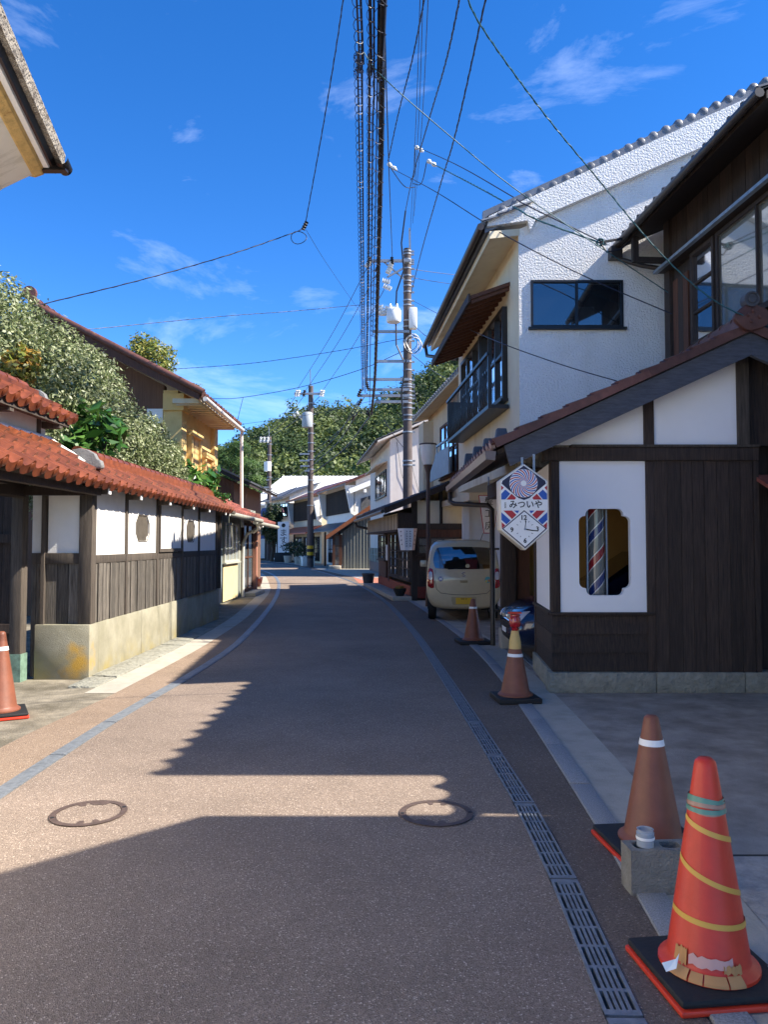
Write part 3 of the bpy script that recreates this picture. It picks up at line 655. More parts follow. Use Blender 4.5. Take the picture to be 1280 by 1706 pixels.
m.prism([(-3.70, 15.30, 4.36), (-3.70, 15.30, 4.54), (-7.1, 15.30, 6.30), (-7.1, 15.30, 6.02)], (0, .05, 0)); m.build('barge_board', m_redwood, ys, world=True)
m = MB(); m.tube([(-3.62, 15.30, 4.52), (-7.1, 15.30, 6.32)], .07, 10); m.build('verge_roll', m_btile, ys, world=True, smooth=60)
tile_roof(ys, (-3.64, 15.25, 4.50), (0, 1, 0), sn, 16, 15, .262, .262, m_btile, keep=lambda i, j: j == 0 or i < 3)
roofslab(ys, 15.9, 19.4, (-3.7, 4.49), (-7.1, 6.24), .02, m_btile, 'tile_field')
ridge(ys, (-7.1, 15.3, 6.24), (-7.1, 19.4, 6.24), m_btile, .2, .18, .08, .3)
m = MB(); m.lathe([(0, 0), (.14, 0), (.14, .08), (0, .08)], 16); m.build('ridge_end_ornament', m_btile, ys, world=True, M4=Matrix.Translation((-7.1, 15.24, 6.5)) @ Matrix.Rotation(PI/2, 4, 'X'))
for k in range(14): B('rafter_end', m_cream, ys, (-4.3, -3.76, 15.5 + k*.28, 15.58 + k*.28, 4.36 - .02, 4.44 - .005), world=True)
m = MB(); m.tube([(-3.60, 15.35, 4.40), (-3.60, 19.45, 4.36)], .05, 8); m.build('gutter', m_wpipe, ys, world=True, smooth=60)
m = MB(); m.tube([(-3.60, 19.42, 4.36), (-3.62, 19.42, 4.2), (-3.60, 19.40, 2.4), (-3.58, 19.4, 1.9)], .042, 8); m.build('downpipe', m_wpipe, ys, world=True, smooth=60)

# ---- low workshop after the wall
ws = thing('workshop', 'low workshop with faded red tile roof, glazed door and beige corrugated panel', 'house', (-4.0, 16, 0))
B('wall', M('grey_green_boards', '#8e9388', .85, .2, 5, .4, 40, stretch=(5, 5, .5)), ws, (-4.3, -4.02, 15.5, 24, 0, 2.5), world=True)
B('grey_door', M('grey_blue_door', '#8d9aa0', .5, .15, 5), ws, (-4.019, -3.98, 16.6, 18.9, .05, 2.05), world=True)
win(ws, (-3.99, 19.0, 1.02), (0, 1, 0), (1, 0, 0), 1.9, 1.0, 4, 1, M('pale_frame', '#b8b5a6', .6, .1, 5), m_frost, .05, .03)
m = MB(); n = 46; vs = []
for k in range(n + 1):
    y = 19.0 + 1.9*k/n; vs += [(-3.97 + .012*math.sin(k*1.6), y, .05), (-3.97 + .012*math.sin(k*1.6), y, .97)]
m.add(vs, [(2*k, 2*k+2, 2*k+3, 2*k+1) for k in range(n)]); m.build('corrugated_panel', M('beige_corrugated', '#d8c394', .6, .1, 6), ws, world=True, smooth=80)
m = MB(); m.tube([(-3.35, 21.2, 1.98), (-3.8, 21.3, 1.75), (-3.9, 21.3, 1.5), (-3.9, 21.3, .02)], .045, 8); m.build('downpipe', m_wpipe, ws, world=True, smooth=60)
win(ws, (-4.0, 21.6, .12), (0, 1, 0), (1, 0, 0), 1.6, 1.95, 2, 2, m_redwood, m_greyglass, .07, .05, name='door', sill=False)
B('pillar', M('pinkish_post', '#a5705d', .8, .2, 6), ws, (-4.05, -3.9, 23.5, 23.7, 0, 2.3), world=True)
B('doorstep', m_conc, ws, (-4.0, -3.62, 21.7, 23.4, 0, .1), world=True, bevel=.01)
tile_roof(ws, (-3.22, 15.55, 2.16), (0, 1, 0), (-1, 0, .52), 17, 4, .25, .27, m_rtile, manju=False)
roofslab(ws, 15.5, 19.85, (-3.25, 2.10), (-4.5, 2.75), .05, m_darkwood)
tile_roof(ws, (-3.42, 20.0, 2.10), (0, 1, 0), (-1, 0, .45), 16, 4, .26, .27, m_rtile, manju=False)
roofslab(ws, 19.9, 24.3, (-3.45, 2.04), (-4.6, 2.56), .05, m_darkwood)
m = MB(); m.tube([(-3.16, 15.55, 2.10), (-3.17, 19.9, 2.07)], .055, 8); m.tube([(-3.36, 19.95, 2.04), (-3.36, 24.3, 2.0)], .055, 8); m.build('gutter', M('pale_gutter', '#9c9a8c', .5, .15, 6), ws, world=True, smooth=60)
m = MB(); m.tube([(-3.17, 19.86, 2.07), (-3.3, 20.05, 1.95), (-3.36, 20.6, 1.9), (-3.6, 21.2, 1.8)], .04, 8); m.build('elbow_pipe', m_wpipe, ws, world=True, smooth=60)

# ---- plant pot and white standpipe at the bend
pt = thing('plant_pot', 'dark red glazed pot standing at the foot of the white pipe', 'pot', (-4.42, 26.6, 0))
m = MB(); m.lathe([(0, .0), (.14, .0), (.2, .12), (.225, .27), (.215, .30), (.19, .30), (.18, .24), (0, .24)], 20, (-4.42, 26.6, 0)); m.build('body', M('oxblood_glaze', '#4e2018', .25, .2, 8), pt, True, smooth=50)
m = MB(); m.lathe([(.222, .285), (.24, .30), (.23, .325), (.205, .32)], 20, (-4.42, 26.6, 0)); m.build('rim', MC['oxblood_glaze'], pt, True, smooth=50)

# ---- second house on the left bend and the brown board house above
h2 = thing('bend_house', 'low shaded house with rust tile eave at the left bend', 'house', (-5.0, 24.6, 0), .13)
B('wall', m_brownwall, h2, (-3, 0, 0, 6.5, 0, 2.6)); B('plinth', m_conc, h2, (-.05, .03, 0, 6.5, 0, .25))
for k in range(3): win(h2, (.0, .5 + k*2, .5), (0, 1, 0), (1, 0, 0), 1.6, 1.5, 2, 2, m_darkwood, m_greyglass, world=False)
tile_roof(h2, (.75, 0, 2.12), (0, 1, 0), (-1, 0, .45), 25, 4, .26, .27, m_btile, manju=False, world=False)
m = MB(); m.hexa([(.74, 0, 2.04), (-1.4, 0, 3.02), (-1.4, 6.6, 3.02), (.74, 6.6, 2.04), (.74, 0, 2.10), (-1.4, 0, 3.08), (-1.4, 6.6, 3.08), (.74, 6.6, 2.10)]); m.build('roof_deck', m_darkwood, h2)
m = MB(); m.tube([(.8, 0, 2.03), (.8, 6.6, 2.0)], .055, 8); m.build('gutter', m_gutter, h2, smooth=60)
m = MB(); m.tube([(.8, 2.6, 2.0), (.1, 2.7, 1.8), (.08, 2.7, 0)], .04, 8); m.build('downpipe', m_wpipe, h2, smooth=60)
bh = thing('brown_board_house', 'brown board-clad gable rising behind the workshop roof', 'house', (-4.6, 26, 0))
m = MB(); m.prism([(-9.5, 27, 0), (-5.3, 27, 0), (-5.3, 27, 3.65), (-7.5, 27, 4.6), (-9.5, 27, 3.75)], (0, 6, 0)); m.build('wall', m_brownwall, bh, world=True)
for k in range(12): B('board_strip', m_brownwall, bh, (-6.5 + k*.15, -6.485 + k*.15, 26.985, 26.999, 1.5, 3.72), world=True)
roofslab(bh, 26.2, 33, (-4.6, 3.45), (-7.5, 4.75), .12, m_darkwood); roofslab(bh, 26.2, 33, (-7.5, 4.75), (-10, 3.55), .12, m_darkwood)
roofslab(bh, 26.15, 33, (-4.55, 3.56), (-7.5, 4.89), .06, m_dktile, 'tile_field')

# ---- near-left house: only its eave corner comes into the picture
nl = thing('near_left_house', 'white cove eave corner of a house at the top left edge', 'house', (-3.2, 3.5, 0))
D = Vector((1.0, -5.0, 0))
def ext(name, poly, mat, y=5.0, d=D, bev=0): m = MB(); m.prism([(x, y, z) for x, z in poly], d); return m.build(name, mat, nl, world=True, bevel=bev)
m_thatch = layer_stain(M('weathered_cement_edge', '#a39a8c', .95, .3, 18, 1.4, 45, bdist=.03), '#5f5348', 9, .5, .62, .8)
ext('roof_edge', [(-2.115, 4.07), (-2.125, 3.985), (-2.2, 3.99), (-3.6, 4.6), (-3.6, 4.72)], m_thatch)
ext('gutter_board', [(-2.16, 3.984), (-2.178, 3.945), (-2.196, 3.95), (-2.19, 3.988)], m_alu)
ext('white_fillet', [(-2.18, 3.983), (-2.20, 3.942), (-2.235, 3.946), (-2.24, 3.99)], m_white, 4.98)
m_ochre2 = layer_stain(M('stained_fascia', '#d0ad6c', .9, .2, 12, .8, 40), '#8d6230', 8, .55, .65, .8)
ext('fascia', [(-2.22, 3.975), (-2.245, 3.925), (-2.30, 3.905), (-2.6, 3.98), (-2.6, 4.1)], m_ochre2, 4.97)
ext('cove_soffit', [(-2.26, 3.93), (-2.38, 3.875), (-2.50, 3.815), (-2.62, 3.72), (-2.72, 3.58), (-2.8, 3.58), (-2.8, 4.1), (-2.5, 4.1)], layer_stain(M('cove_plaster', '#e6dfd0', .9, .05, 3, .2, 30), '#a89f86', 3, .5, .7, .7, stretch=(.6, 3, 1)), 4.94)
ext('wall', [(-6, 0), (-2.78, 0), (-2.78, 4.05), (-6, 4.4)], m_plaster, 4.6, Vector((.9, -4.6, 0)))
m = MB(); s = 8; vs = []
for yy in (5.02, 4.86):
    for k in range(s + 1):
        a = PI + PI*k/s; vs += [(-2.115 + .045*math.cos(a) + (5.0-yy)*.2, yy, 3.985 + .045*math.sin(a))]
m.add(vs, [(k, k+1, s+2+k, s+1+k) for k in range(s)] + [tuple(range(s+1))]); m.bar((-2.25, 4.94, 3.945), (-2.08, 4.94, 3.945), .05, .03); m.build('gutter_end', m_alu, nl, world=True, smooth=60)
# ================================================================== RIGHT SIDE
# ---- barber's shop: gable towards the viewer
bs = thing('barber_shop', 'dark timber and white plaster barber shop with brown tile gable roof', 'shop', (2.6, 7.8, 0))
YB = 7.8
for a, b2 in ((1.66, 2.73), (2.735, 3.62), (3.625, 4.7)): B('foundation_stone', m_rough, bs, (a, b2, YB - .05, YB + .15, 0, .205), world=True, bevel=.012)
SX = lambda y: 1.70 + (y - YB) * .075
def side(name, mat, y0, y1, z0, z1, out=0.0, th=.1, bev=0):
    m = MB(); a, b2 = SX(y0) - out, SX(y1) - out
    m.hexa([(a, y0, z0), (a + th, y0, z0), (b2 + th, y1, z0), (b2, y1, z0), (a, y0, z1), (a + th, y0, z1), (b2 + th, y1, z1), (b2, y1, z1)]); return m.build(name, mat, bs, world=True, bevel=bev)
side('foundation_stone', m_rough, YB + .152, 9.25, 0, .21, .03, .14, .01)
for k in range(3):
    z0 = .21 + k * .187; m = MB()
    m.hexa([(1.70, YB - .012, z0), (2.72, YB - .012, z0), (2.72, YB + .05, z0), (1.70, YB + .05, z0), (1.70, YB + .004, z0 + .192), (2.72, YB + .004, z0 + .192), (2.72, YB + .05, z0 + .192), (1.70, YB + .05, z0 + .192)])
    m.build('lap_board', m_blackwood, bs, world=True); side('lap_board', m_blackwood, YB + .055, 9.2, z0 + .002, z0 + .186, .004 * (k % 2))
B('sill_rail', m_darkwood, bs, (1.68, 2.735, YB - .04, YB + .06, .775, .803), world=True, bevel=.004); side('sill_rail', m_darkwood, YB + .062, 9.22, .772, .80, .03)
B('corner_post', m_blackwood, bs, (1.70, 1.785, YB - .01, YB + .09, .805, 2.335), world=True, bevel=.004)
B('post', m_blackwood, bs, (2.662, 2.745, YB - .02, YB + .09, .21, 2.335), world=True, bevel=.004)
side('plaster_panel', m_plaster2, YB + .17, 9.12, .802, 2.33, -.01, .05); side('post', m_blackwood, 9.122, 9.22, .21, 2.4, .01); side('post', m_blackwood, YB + .092, YB + .168, .805, 2.335, .0)
def lobed(cx, cz, w, h, r=.06):
    tw, sh = w * .73 / 2, h * .83 / 2; W2, H2 = w / 2, h / 2; q = []
    def arc(x, z, a0, a1, rr): q.extend((cx + x + rr*math.cos(a0 + (a1-a0)*k/5), cz + z + rr*math.sin(a0 + (a1-a0)*k/5)) for k in range(6))
    for sx, sz in ((1, -1), (1, 1), (-1, 1), (-1, -1)):
        if (sx, sz) in ((1, 1), (-1, -1)):
            arc(sx*(W2 - r), sz*(sh - r), *((0, PI/2) if sx > 0 else (PI, 1.5*PI)), r); q.append((cx + sx*tw, cz + sz*sh + sz*.004))
            arc(sx*(tw - r), sz*(H2 - r), *((0, PI/2) if sx > 0 else (PI, 1.5*PI)), r)
        else:
            arc(sx*(tw - r), sz*(H2 - r), *((-PI/2, 0) if sx > 0 else (PI/2, PI)), r); q.append((cx + sx*tw, cz + sz*sh + sz*.004))
            arc(sx*(W2 - r), sz*(sh - r), *((-PI/2, 0) if sx > 0 else (PI/2, PI)), r)
    return q
me = plate_hole([(1.785, .803), (2.662, .803), (2.662, 2.335), (1.785, 2.335)], lobed(2.243, 1.41, .525, .88), .07); me.materials.append(m_plaster2)
link('window_panel', me, bs, True, Matrix.Translation((0, YB + .01, 0)))
x = 2.747; k = 0
while x < 3.74:
    w = rnd.uniform(.115, .15); B('vertical_board', m_blackwood, bs, (x, min(x + w - .004, 3.745), YB - .015 - rnd.uniform(0, .006), YB + .05, .19, 2.34), world=True); x += w
B('end_post', m_blackwood, bs, (3.748, 3.80, YB - .03, YB + .09, .19, 2.5), world=True)
for k in range(5): B('vertical_board', m_blackwood, bs, (3.81 + k*.2, 4.0 + k*.2, YB + .2, YB + .26, 0, 3.4), world=True)
B('tie_beam', m_blackwood, bs, (1.62, 3.80, YB - .05, YB + .07, 2.337, 2.47), world=True, bevel=.006)
B('beam_cap', m_greywood, bs, (1.9, 3.80, YB - .065, YB + .06, 2.472, 2.497), world=True)
RZ = lambda x: 2.36 + .46 * (x - 1.10)      # underside of the roof
for nm, a, b2 in (('gable_panel', 1.74, 2.65), ('gable_panel', 2.752, 3.605)):
    m = MB(); m.prism([(a, YB + .01, 2.498), (b2, YB + .01, 2.498), (b2, YB + .01, RZ(b2)), (a, YB + .01, max(RZ(a), 2.51))], (0, .06, 0)); m.build(nm, m_plaster2, bs, world=True)
B('gable_post', m_blackwood, bs, (2.651, 2.751, YB - .02, YB + .08, 2.498, RZ(2.66)), world=True); B('gable_post', m_greywood, bs, (3.607, 3.72, YB - .03, YB + .09, 2.498, RZ(3.6)), world=True)
m = MB(); m.prism([(3.72, YB + .06, 2.5), (5.2, YB + .06, 2.5), (5.2, YB + .06, 2.78), (3.72, YB + .06, 3.45)], (0, .05, 0)); m.build('gable_panel', m_blackwood, bs, world=True)
# roof: deck, barge boards, tiles, ridge
def slab2(par, name, mat, x0, z0, x1, z1, y0, y1, th): m = MB(); m.hexa([(x0,y0,z0),(x1,y0,z1),(x1,y1,z1),(x0,y1,z0),(x0,y0,z0+th),(x1,y0,z1+th),(x1,y1,z1+th),(x0,y1,z0+th)]); return m.build(name, mat, par, world=True)
slab2(bs, 'roof_deck', m_darkwood, 1.12, 2.37, 3.62, 3.52, 7.56, 12.3, .05); slab2(bs, 'roof_deck', m_darkwood, 3.62, 3.52, 5.3, 2.75, 7.56, 12.3, .05)
for (a, za, b2, zb) in ((1.18, 2.455, 3.62, 3.575), (5.3, 2.80, 3.622, 3.575)):
    m = MB(); m.prism([(a, 7.50, za), (b2, 7.50, zb), (b2, 7.50, zb - .225), (a + (.06 if a < 3 else -.06), 7.50, za - .20)], (0, .055, 0)); m.build('barge_board', m_barge, bs, world=True)
    m = MB(); m.prism([(a - .03, 7.47, za + .045), (b2, 7.47, zb + .045), (b2, 7.47, zb + .002), (a - .03, 7.47, za + .002)], (0, .09, 0)); m.build('verge_batten', m_darkwood, bs, world=True)
tile_roof(bs, (1.06, 12.3, 2.46), (0, -1, 0), (1, 0, .46), 19, 10, .252, .268, m_btile, fmat=m_ptile)
vt = MB(); vt.hexa([(-.01, -.02, -.05), (.005, -.02, -.05), (.005, .30, -.05), (-.01, .30, -.05), (-.01, -.02, .03), (.005, -.02, .03), (.005, .30, .005), (-.01, .30, .005)]); vt.hexa([(-.012, -.02, .02), (.1, -.02, .035), (.1, .30, .015), (-.012, .30, .0), (-.012, -.02, .045), (.1, -.02, .06), (.1, .30, .03), (-.012, .30, .018)])
vtm = vt.mesh('verge_tile', m_btile); vd = Vector((1, 0, .46)).normalized()
for k in range(10):
    p = Vector((1.10, 7.46, 2.485)) + vd * (k * .27); uu = Vector((0, 1, 0)); nn = vd.cross(uu) * -1
    link('verge_tile', vtm, bs, True, Matrix.Translation(p) @ Matrix((uu, vd, uu.cross(vd) * -1 if uu.cross(vd).z < 0 else uu.cross(vd))).transposed().to_4x4())
vd2 = Vector((-1, 0, .46)).normalized()
for k in range(7):
    p = Vector((5.25, 7.46, 2.87)) + vd2 * (k * .27); n3 = vd2.cross(Vector((0, 1, 0))); n3 = n3 if n3.z > 0 else -n3
    link('verge_tile', vtm, bs, True, Matrix.Translation(p) @ Matrix((Vector((0, 1, 0)), vd2, n3)).transposed().to_4x4())
ridge(bs, (3.62, 7.5, 3.60), (3.62, 12.3, 3.60), m_btile, .2, .14, .075, .27)
pl = [(.15*math.cos(a)*(1.12 + .12*math.cos(3*a + PI)), .115*math.sin(a)*(1.1 + .1*math.cos(3*a))) for a in [2*PI*k/24 for k in range(24)]]
m = MB(); m.prism([(3.60 + a, 7.40, 3.70 + b) for a, b in pl], (0, .06, 0)); orn = m.build('ridge_end_ornament', m_btile, bs, world=True, bevel=.01)
for a, b in ((-.05, .02), (.0, .06), (.06, .0), (-.02, -.04)):
    m = MB(); m.lathe([(0, .02), (.014, .014), (.02, 0)], 8); m.build('boss', m_btile, orn, True, M4=Matrix.Translation((3.60 + a, 7.40, 3.70 + b)) @ Matrix.Rotation(PI/2, 4, 'X'))
m = MB(); m.lathe([(.0, .015), (.035, .018), (.042, .008), (.055, .008), (.06, .02), (.075, .018), (.078, -.08), (0, -.08)], 20); m.build('ridge_disc', m_dktile, bs, True, smooth=40, M4=Matrix.Translation((3.585, 7.40, 3.875)) @ Matrix.Rotation(PI/2, 4, 'X'))
for k, (xx, yy, h) in enumerate(((1.50, 9.85, .31), (1.45, 10.7, .32), (1.40, 11.5, .33), (1.35, 12.2, .33))):
    m = MB(); z = 2.46 + .46*(xx - 1.06); m.hexa([(xx - .10, yy - .11, z - .05), (xx + .12, yy - .11, z + .05), (xx + .12, yy + .11, z + .05), (xx - .10, yy + .11, z - .05), (xx - .05, yy - .06, z + h), (xx + .07, yy - .06, z + h), (xx + .07, yy + .06, z + h), (xx - .05, yy + .06, z + h)]); m.build('roof_stub', m_dktile, bs, world=True, bevel=.012)
m = MB(); m.add([(0.99, 7.5, 2.40), (0.99, 12.3, 2.40), (1.0, 12.3, 2.32), (1.0, 7.5, 2.32), (1.09, 12.3, 2.31), (1.09, 7.5, 2.31), (1.10, 12.3, 2.40), (1.10, 7.5, 2.40)], [(0, 1, 2, 3), (3, 2, 4, 5), (5, 4, 6, 7), (0, 3, 5, 7)]); m.build('gutter', M('brown_gutter', '#6d5a52', .3, .15, 6), bs, world=True)
m = MB(); m.tube([(1.05, 12.22, 2.32), (1.05, 12.2, 2.16), (1.12, 12.1, 2.12), (1.55, 11.42, 2.06), (1.60, 11.36, 2.0), (1.60, 11.35, .0)], .038, 8); m.build('downpipe', m_gutter, bs, True, smooth=60)
for z in (.5, 1.4): B('pipe_clip', m_gutter, bs, (1.545, 1.7, 11.33, 11.37, z, z + .03), world=True)
# carport behind the screen wall
B('carport_post', m_blackwood, bs, (1.69, 1.89, 11.0, 11.2, .28, 2.42), world=True, bevel=.006); B('post_foot', m_conc, bs, (1.665, 1.915, 10.97, 11.23, 0, .279), world=True, bevel=.015)
B('carport_board', m_redwood, bs, (1.892, 2.10, 11.1, 11.16, .1, 2.42), world=True)
B('carport_wall', m_inochre, bs, (2.11, 5.2, 11.5, 11.56, 0, 2.6), world=True); B('carport_wall', m_in, bs, (5.2, 5.26, 8.0, 11.5, 0, 2.8), world=True)
B('carport_beam', m_blackwood, bs, (1.66, 1.82, 9.222, 12.3, 2.20, 2.42), world=True); B('carport_floor', m_apron, bs, (1.9, 5.2, 8.0, 11.5, .0, .012), world=True)
B('door_track', m_steel, bs, (1.80, 1.84, 9.25, 11.0, .004, .02), (1.86, 1.90, 9.25, 11.0, .004, .02), world=True)
m = MB(); m.hexa([(3.78, 7.5, 2.02), (4.6, 7.5, 2.02), (4.6, 7.85, 2.16), (3.78, 7.85, 2.16), (3.78, 7.5, 2.06), (4.6, 7.5, 2.06), (4.6, 7.85, 2.2), (3.78, 7.85, 2.2)]); m.build('small_canopy', m_rtile, bs, world=True)
# ---- barber pole in the window
bp_ = thing('barber_pole', 'red, white and blue striped barber pole behind the lobed window', 'barber pole', (2.215, 8.02, .85))
cols = [1] + [2]*7 + [1] + [0]*11 + [1] + [3]*7 + [1] + [0]*11; n = len(cols); m = MB(); nzv = 40; vs = []
for j in range(nzv + 1):
    z = .0 + 1.15*j/nzv
    for k2 in range(n): a = 2*PI*k2/n + z*2*PI/.55 - 1.9; vs.append((.085*math.cos(a), .085*math.sin(a), z))
m = MB(); m.v = vs
for j in range(nzv):
    for k2 in range(n): m.f.append([j*n + k2, j*n + (k2+1) % n, (j+1)*n + (k2+1) % n, (j+1)*n + k2]); m.mi.append(cols[k2])
m.build('striped_cylinder', [flat('pole_grey', '#6d706c', .15, coat=.6), flat('pole_white', '#d9d9d4', .15, coat=.6), flat('pole_red', '#96282c', .15, coat=.6), flat('pole_blue', '#22376f', .15, coat=.6)], bp_, smooth=60)
for s in (-1, 1): B('side_rail', m_steel, bp_, (s*.10 - .008, s*.10 + .008, -.03, .0, 0, 1.15))
B('base', m_steel, bp_, (-.12, .12, -.12, .12, -.05, 0)); B('shelf', m_darkwood, bp_, (-.35, .45, -.13, .2, -.1, -.051))

# ---- hexagonal clock sign
sg = thing('clock_sign', 'hexagonal red, white and blue barber sign with a clock on its lower half', 'sign', (1.29, 7.05, 1.83))
u_ = .0012; FX = lambda pts: [((x - 245)*u_, (365 - y)*u_) for x, y in pts]
hexo = FX([(243, 30), (428, 160), (434, 540), (248, 698), (58, 540), (55, 160)]); hexi = FX([(243, 42), (418, 167), (424, 536), (248, 686), (69, 536), (66, 167)])
SF = face_cam(0, 0, 0)
m = MB(); m.prism([(x, y, -.2) for x, y in hexo], (0, 0, .2)); m.build('case', flat('ivory_case', '#ddd5c2', .4), sg, M4=SF, bevel=.012)
def pr(name, pts, mat, z, par=sg, raw=False): m = MB(); m.add([(x, y, z) for x, y in (pts if raw else FX(pts))], [tuple(range(len(pts)))]); return m.build(name, mat, par, M4=SF if par is sg else None)
face = MB(); face.add([(x, y, .001) for x, y in hexi], [tuple(range(6))[::-1]]); fo = face.build('sign_face', m_white, sg, M4=SF)
def pf(name, pts, mat, z):
    P2 = FX(pts); ar = sum(P2[i][0]*P2[(i+1) % len(P2)][1] - P2[(i+1) % len(P2)][0]*P2[i][1] for i in range(len(P2)))
    if ar < 0: P2 = P2[::-1]
    m = MB(); m.add([(x, y, z) for x, y in P2], [tuple(range(len(P2)))]); return m.build(name, mat, fo)
mir = lambda pts: [(488 - x, y) for x, y in pts]
pf('navy_field', [(243, 46), (406, 163), (412, 185), (350, 236), (285, 295), (243, 310), (200, 295), (130, 236), (72, 185), (78, 163)], m_navy, .002)
for pts, mt in (([(68, 198), (88, 216), (68, 238)], m_red), ([(100, 230), (137, 262), (100, 306), (69, 306), (69, 262)], m_blue), ([(147, 262), (182, 294), (172, 307), (108, 307)], m_red),
        ([(84, 391), (150, 391), (184, 424), (150, 456)], m_red), ([(69, 404), (139, 467), (107, 497), (69, 463)], m_blue), ([(69, 478), (99, 505), (72, 530)], m_red), ([(165, 391), (206, 391), (192, 414)], m_blue)):
    pf('stripe', pts, mt, .0025); pf('stripe', mir(pts), mt, .0025)
cx, cy = 240, 182
pf('disc', [(cx + 108*math.cos(2*PI*k/40), cy + 108*math.sin(2*PI*k/40)) for k in range(40)], m_white, .003)
for k in range(24):
    a0 = 2*PI*k/24; A1, A2 = [], []
    for q in range(9):
        r = 22 + 84*q/8; tw = 1.25*(1 - r/108); w = (.085 if k % 2 else .095)
        A1.append((cx + r*math.cos(a0 + tw - w), cy + r*math.sin(a0 + tw - w))); A2.append((cx + r*math.cos(a0 + tw + w*.55), cy + r*math.sin(a0 + tw + w*.55)))
    pf('swirl', A1 + A2[::-1], m_red if k % 2 else m_blue, .004)
pf('name_band', [(67, 311), (423, 311), (424, 388), (68, 388)], m_white, .0035)
link('lettering', text_mesh('みついや', .080, m_ink, bold=.0014), fo, M4=Matrix.Translation((.013, .0205, .0048)) @ Matrix.Diagonal((.97, 1, 1, 1)))
link('lettering', text_mesh('全\n理\n連', .019, m_ink), fo, M4=Matrix.Translation((-.176, .018, .0048)))
pf('clock_border', [(243, 388), (416, 530), (248, 680), (73, 530)], m_navy, .0052); pf('clock_face', [(243, 398), (404, 530), (248, 668), (84, 530)], m_white, .008)
for tx, x, y in (('12', 238, 446), ('3', 343, 533), ('6', 248, 622), ('9', 148, 540)): link('numeral', text_mesh(tx, .060, m_ink, bold=.0016), fo, M4=Matrix.Translation(((x - 245)*u_, (365 - y)*u_, .010)))
for k in range(12):
    if k % 3: a = PI*k/6; c_, s_ = math.sin(a), -math.cos(a); q = 78 / (abs(c_) + abs(s_)) * 1.12; pf('tick', [(246 + c_*q*.93 - s_*2, 533 + s_*q*.93 + c_*2), (246 + c_*q*1.1 - s_*2, 533 + s_*q*1.1 + c_*2), (246 + c_*q*1.1 + s_*2, 533 + s_*q*1.1 - c_*2), (246 + c_*q*.93 + s_*2, 533 + s_*q*.93 - c_*2)], m_ink, .0095)
pf('hour_hand', [(244, 533), (250, 490), (248, 470), (253, 462), (258, 472), (255, 492), (250, 533)], m_ink, .012); pf('minute_hand', [(247, 528), (300, 538), (349, 544), (349, 550), (300, 547), (246, 538)], m_ink, .013)
pf('hub', [(248 + 9*math.cos(2*PI*k/12), 533 + 9*math.sin(2*PI*k/12)) for k in range(12)], m_steel, .014)
B('hanger', m_steel, sg, (-.01, .01, .09, .11, .385, .47), (.10, .12, .09, .11, .31, .50))

# ---- dark two-storey timber house behind the shop (and an unseen wing shaped for the road shadows)
br_ = thing('brown_timber_house', 'dark two-storey timber house with deep eaves at the right edge', 'house', (4.09, 10.9, 0), .065)
def BL(name, mat, *bx, bevel=0): return B(name, mat, br_, *bx, bevel=bevel)
BL('upper_wall', m_blackwood, (.02, 6, -3.4, 0, 2.2, 6.3))
BL('corner_post', m_blackwood, (-.05, .12, -.14, .03, 2.2, 6.2)); 
for k in range(22): BL('wall_board', m_blackwood, (-.004 - .004*(k % 2), .02, -.15 - k*.15, -.005 - k*.15, 5.45, 6.1))
for k in range(4): BL('wall_board', m_redwood if k % 2 else m_blackwood, (-.006, .02, -.155 - k*.15, -.145 + .14 - k*.15 - .005, 2.4, 5.2))
w1 = win(br_, (-.005, -1.42, 4.1), (0, 1, 0), (-1, 0, 0), .62, 1.25, 1, 3, m_blackwood, m_greyglass, .05, .03, world=False)
w2 = win(br_, (-.005, -3.3, 4.1), (0, 1, 0), (-1, 0, 0), 1.82, 1.25, 2, 1, m_blackwood, m_amber, .05, .03, world=False)
BL('curtain', M('cream_curtain', '#b9ae94', .9, .08, 4, stretch=(1, 6, .3)), (.0, .012, -3.25, -1.52, 4.15, 5.3))
BL('lintel', m_blackwood, (-.03, .02, -3.4, 0, 5.36, 5.45)); BL('rain_rail', m_steel, (-.22, -.16, -3.5, .02, 5.36, 5.40)); BL('rail_board', m_blackwood, (-.16, -.03, -3.5, .02, 5.37, 5.40))
m = MB(); m.hexa([(-.56, -3.5, 5.86), (3.2, -3.5, 7.55), (3.2, .35, 7.55), (-.56, .35, 5.86), (-.56, -3.5, 5.94), (3.2, -3.5, 7.63), (3.2, .35, 7.63), (-.56, .35, 5.94)]); m.build('roof_deck', m_blackwood, br_)
tile_roof(br_, (-.60, .35, 5.97), (0, -1, 0), (1, 0, .45), 14, 7, .272, .28, m_dktile, world=False, keep=lambda i, j: j == 0 or i < 2)
m = MB(); m.hexa([(-.5, -3.5, 5.96), (3.2, -3.5, 7.63), (3.2, .2, 7.63), (-.5, .2, 5.96), (-.5, -3.5, 6.0), (3.2, -3.5, 7.67), (3.2, .2, 7.67), (-.5, .2, 6.0)]); m.build('tile_field', m_dktile, br_)
m = MB(); m.tube([(-.63, .38, 5.90), (-.63, -3.5, 5.92)], .05, 8); m.build('gutter', m_gutter, br_, smooth=60)
BL('eave_bracket', m_blackwood, (-.55, .0, -.10, -.02, 5.50, 5.57), (-.55, -.47, -.10, -.02, 5.571, 5.85)); BL('rain_head', m_gutter, (-.72, -.55, .3, .46, 5.70, 5.88))
m = MB(); m.tube([(-.6, .38, 5.72), (-.3, .2, 5.55), (.0, .06, 5.45)], .035, 8); m.build('downpipe', m_gutter, br_, smooth=60)
WB = lambda name, mat, *bx: B(name, mat, br_, *bx, world=True)
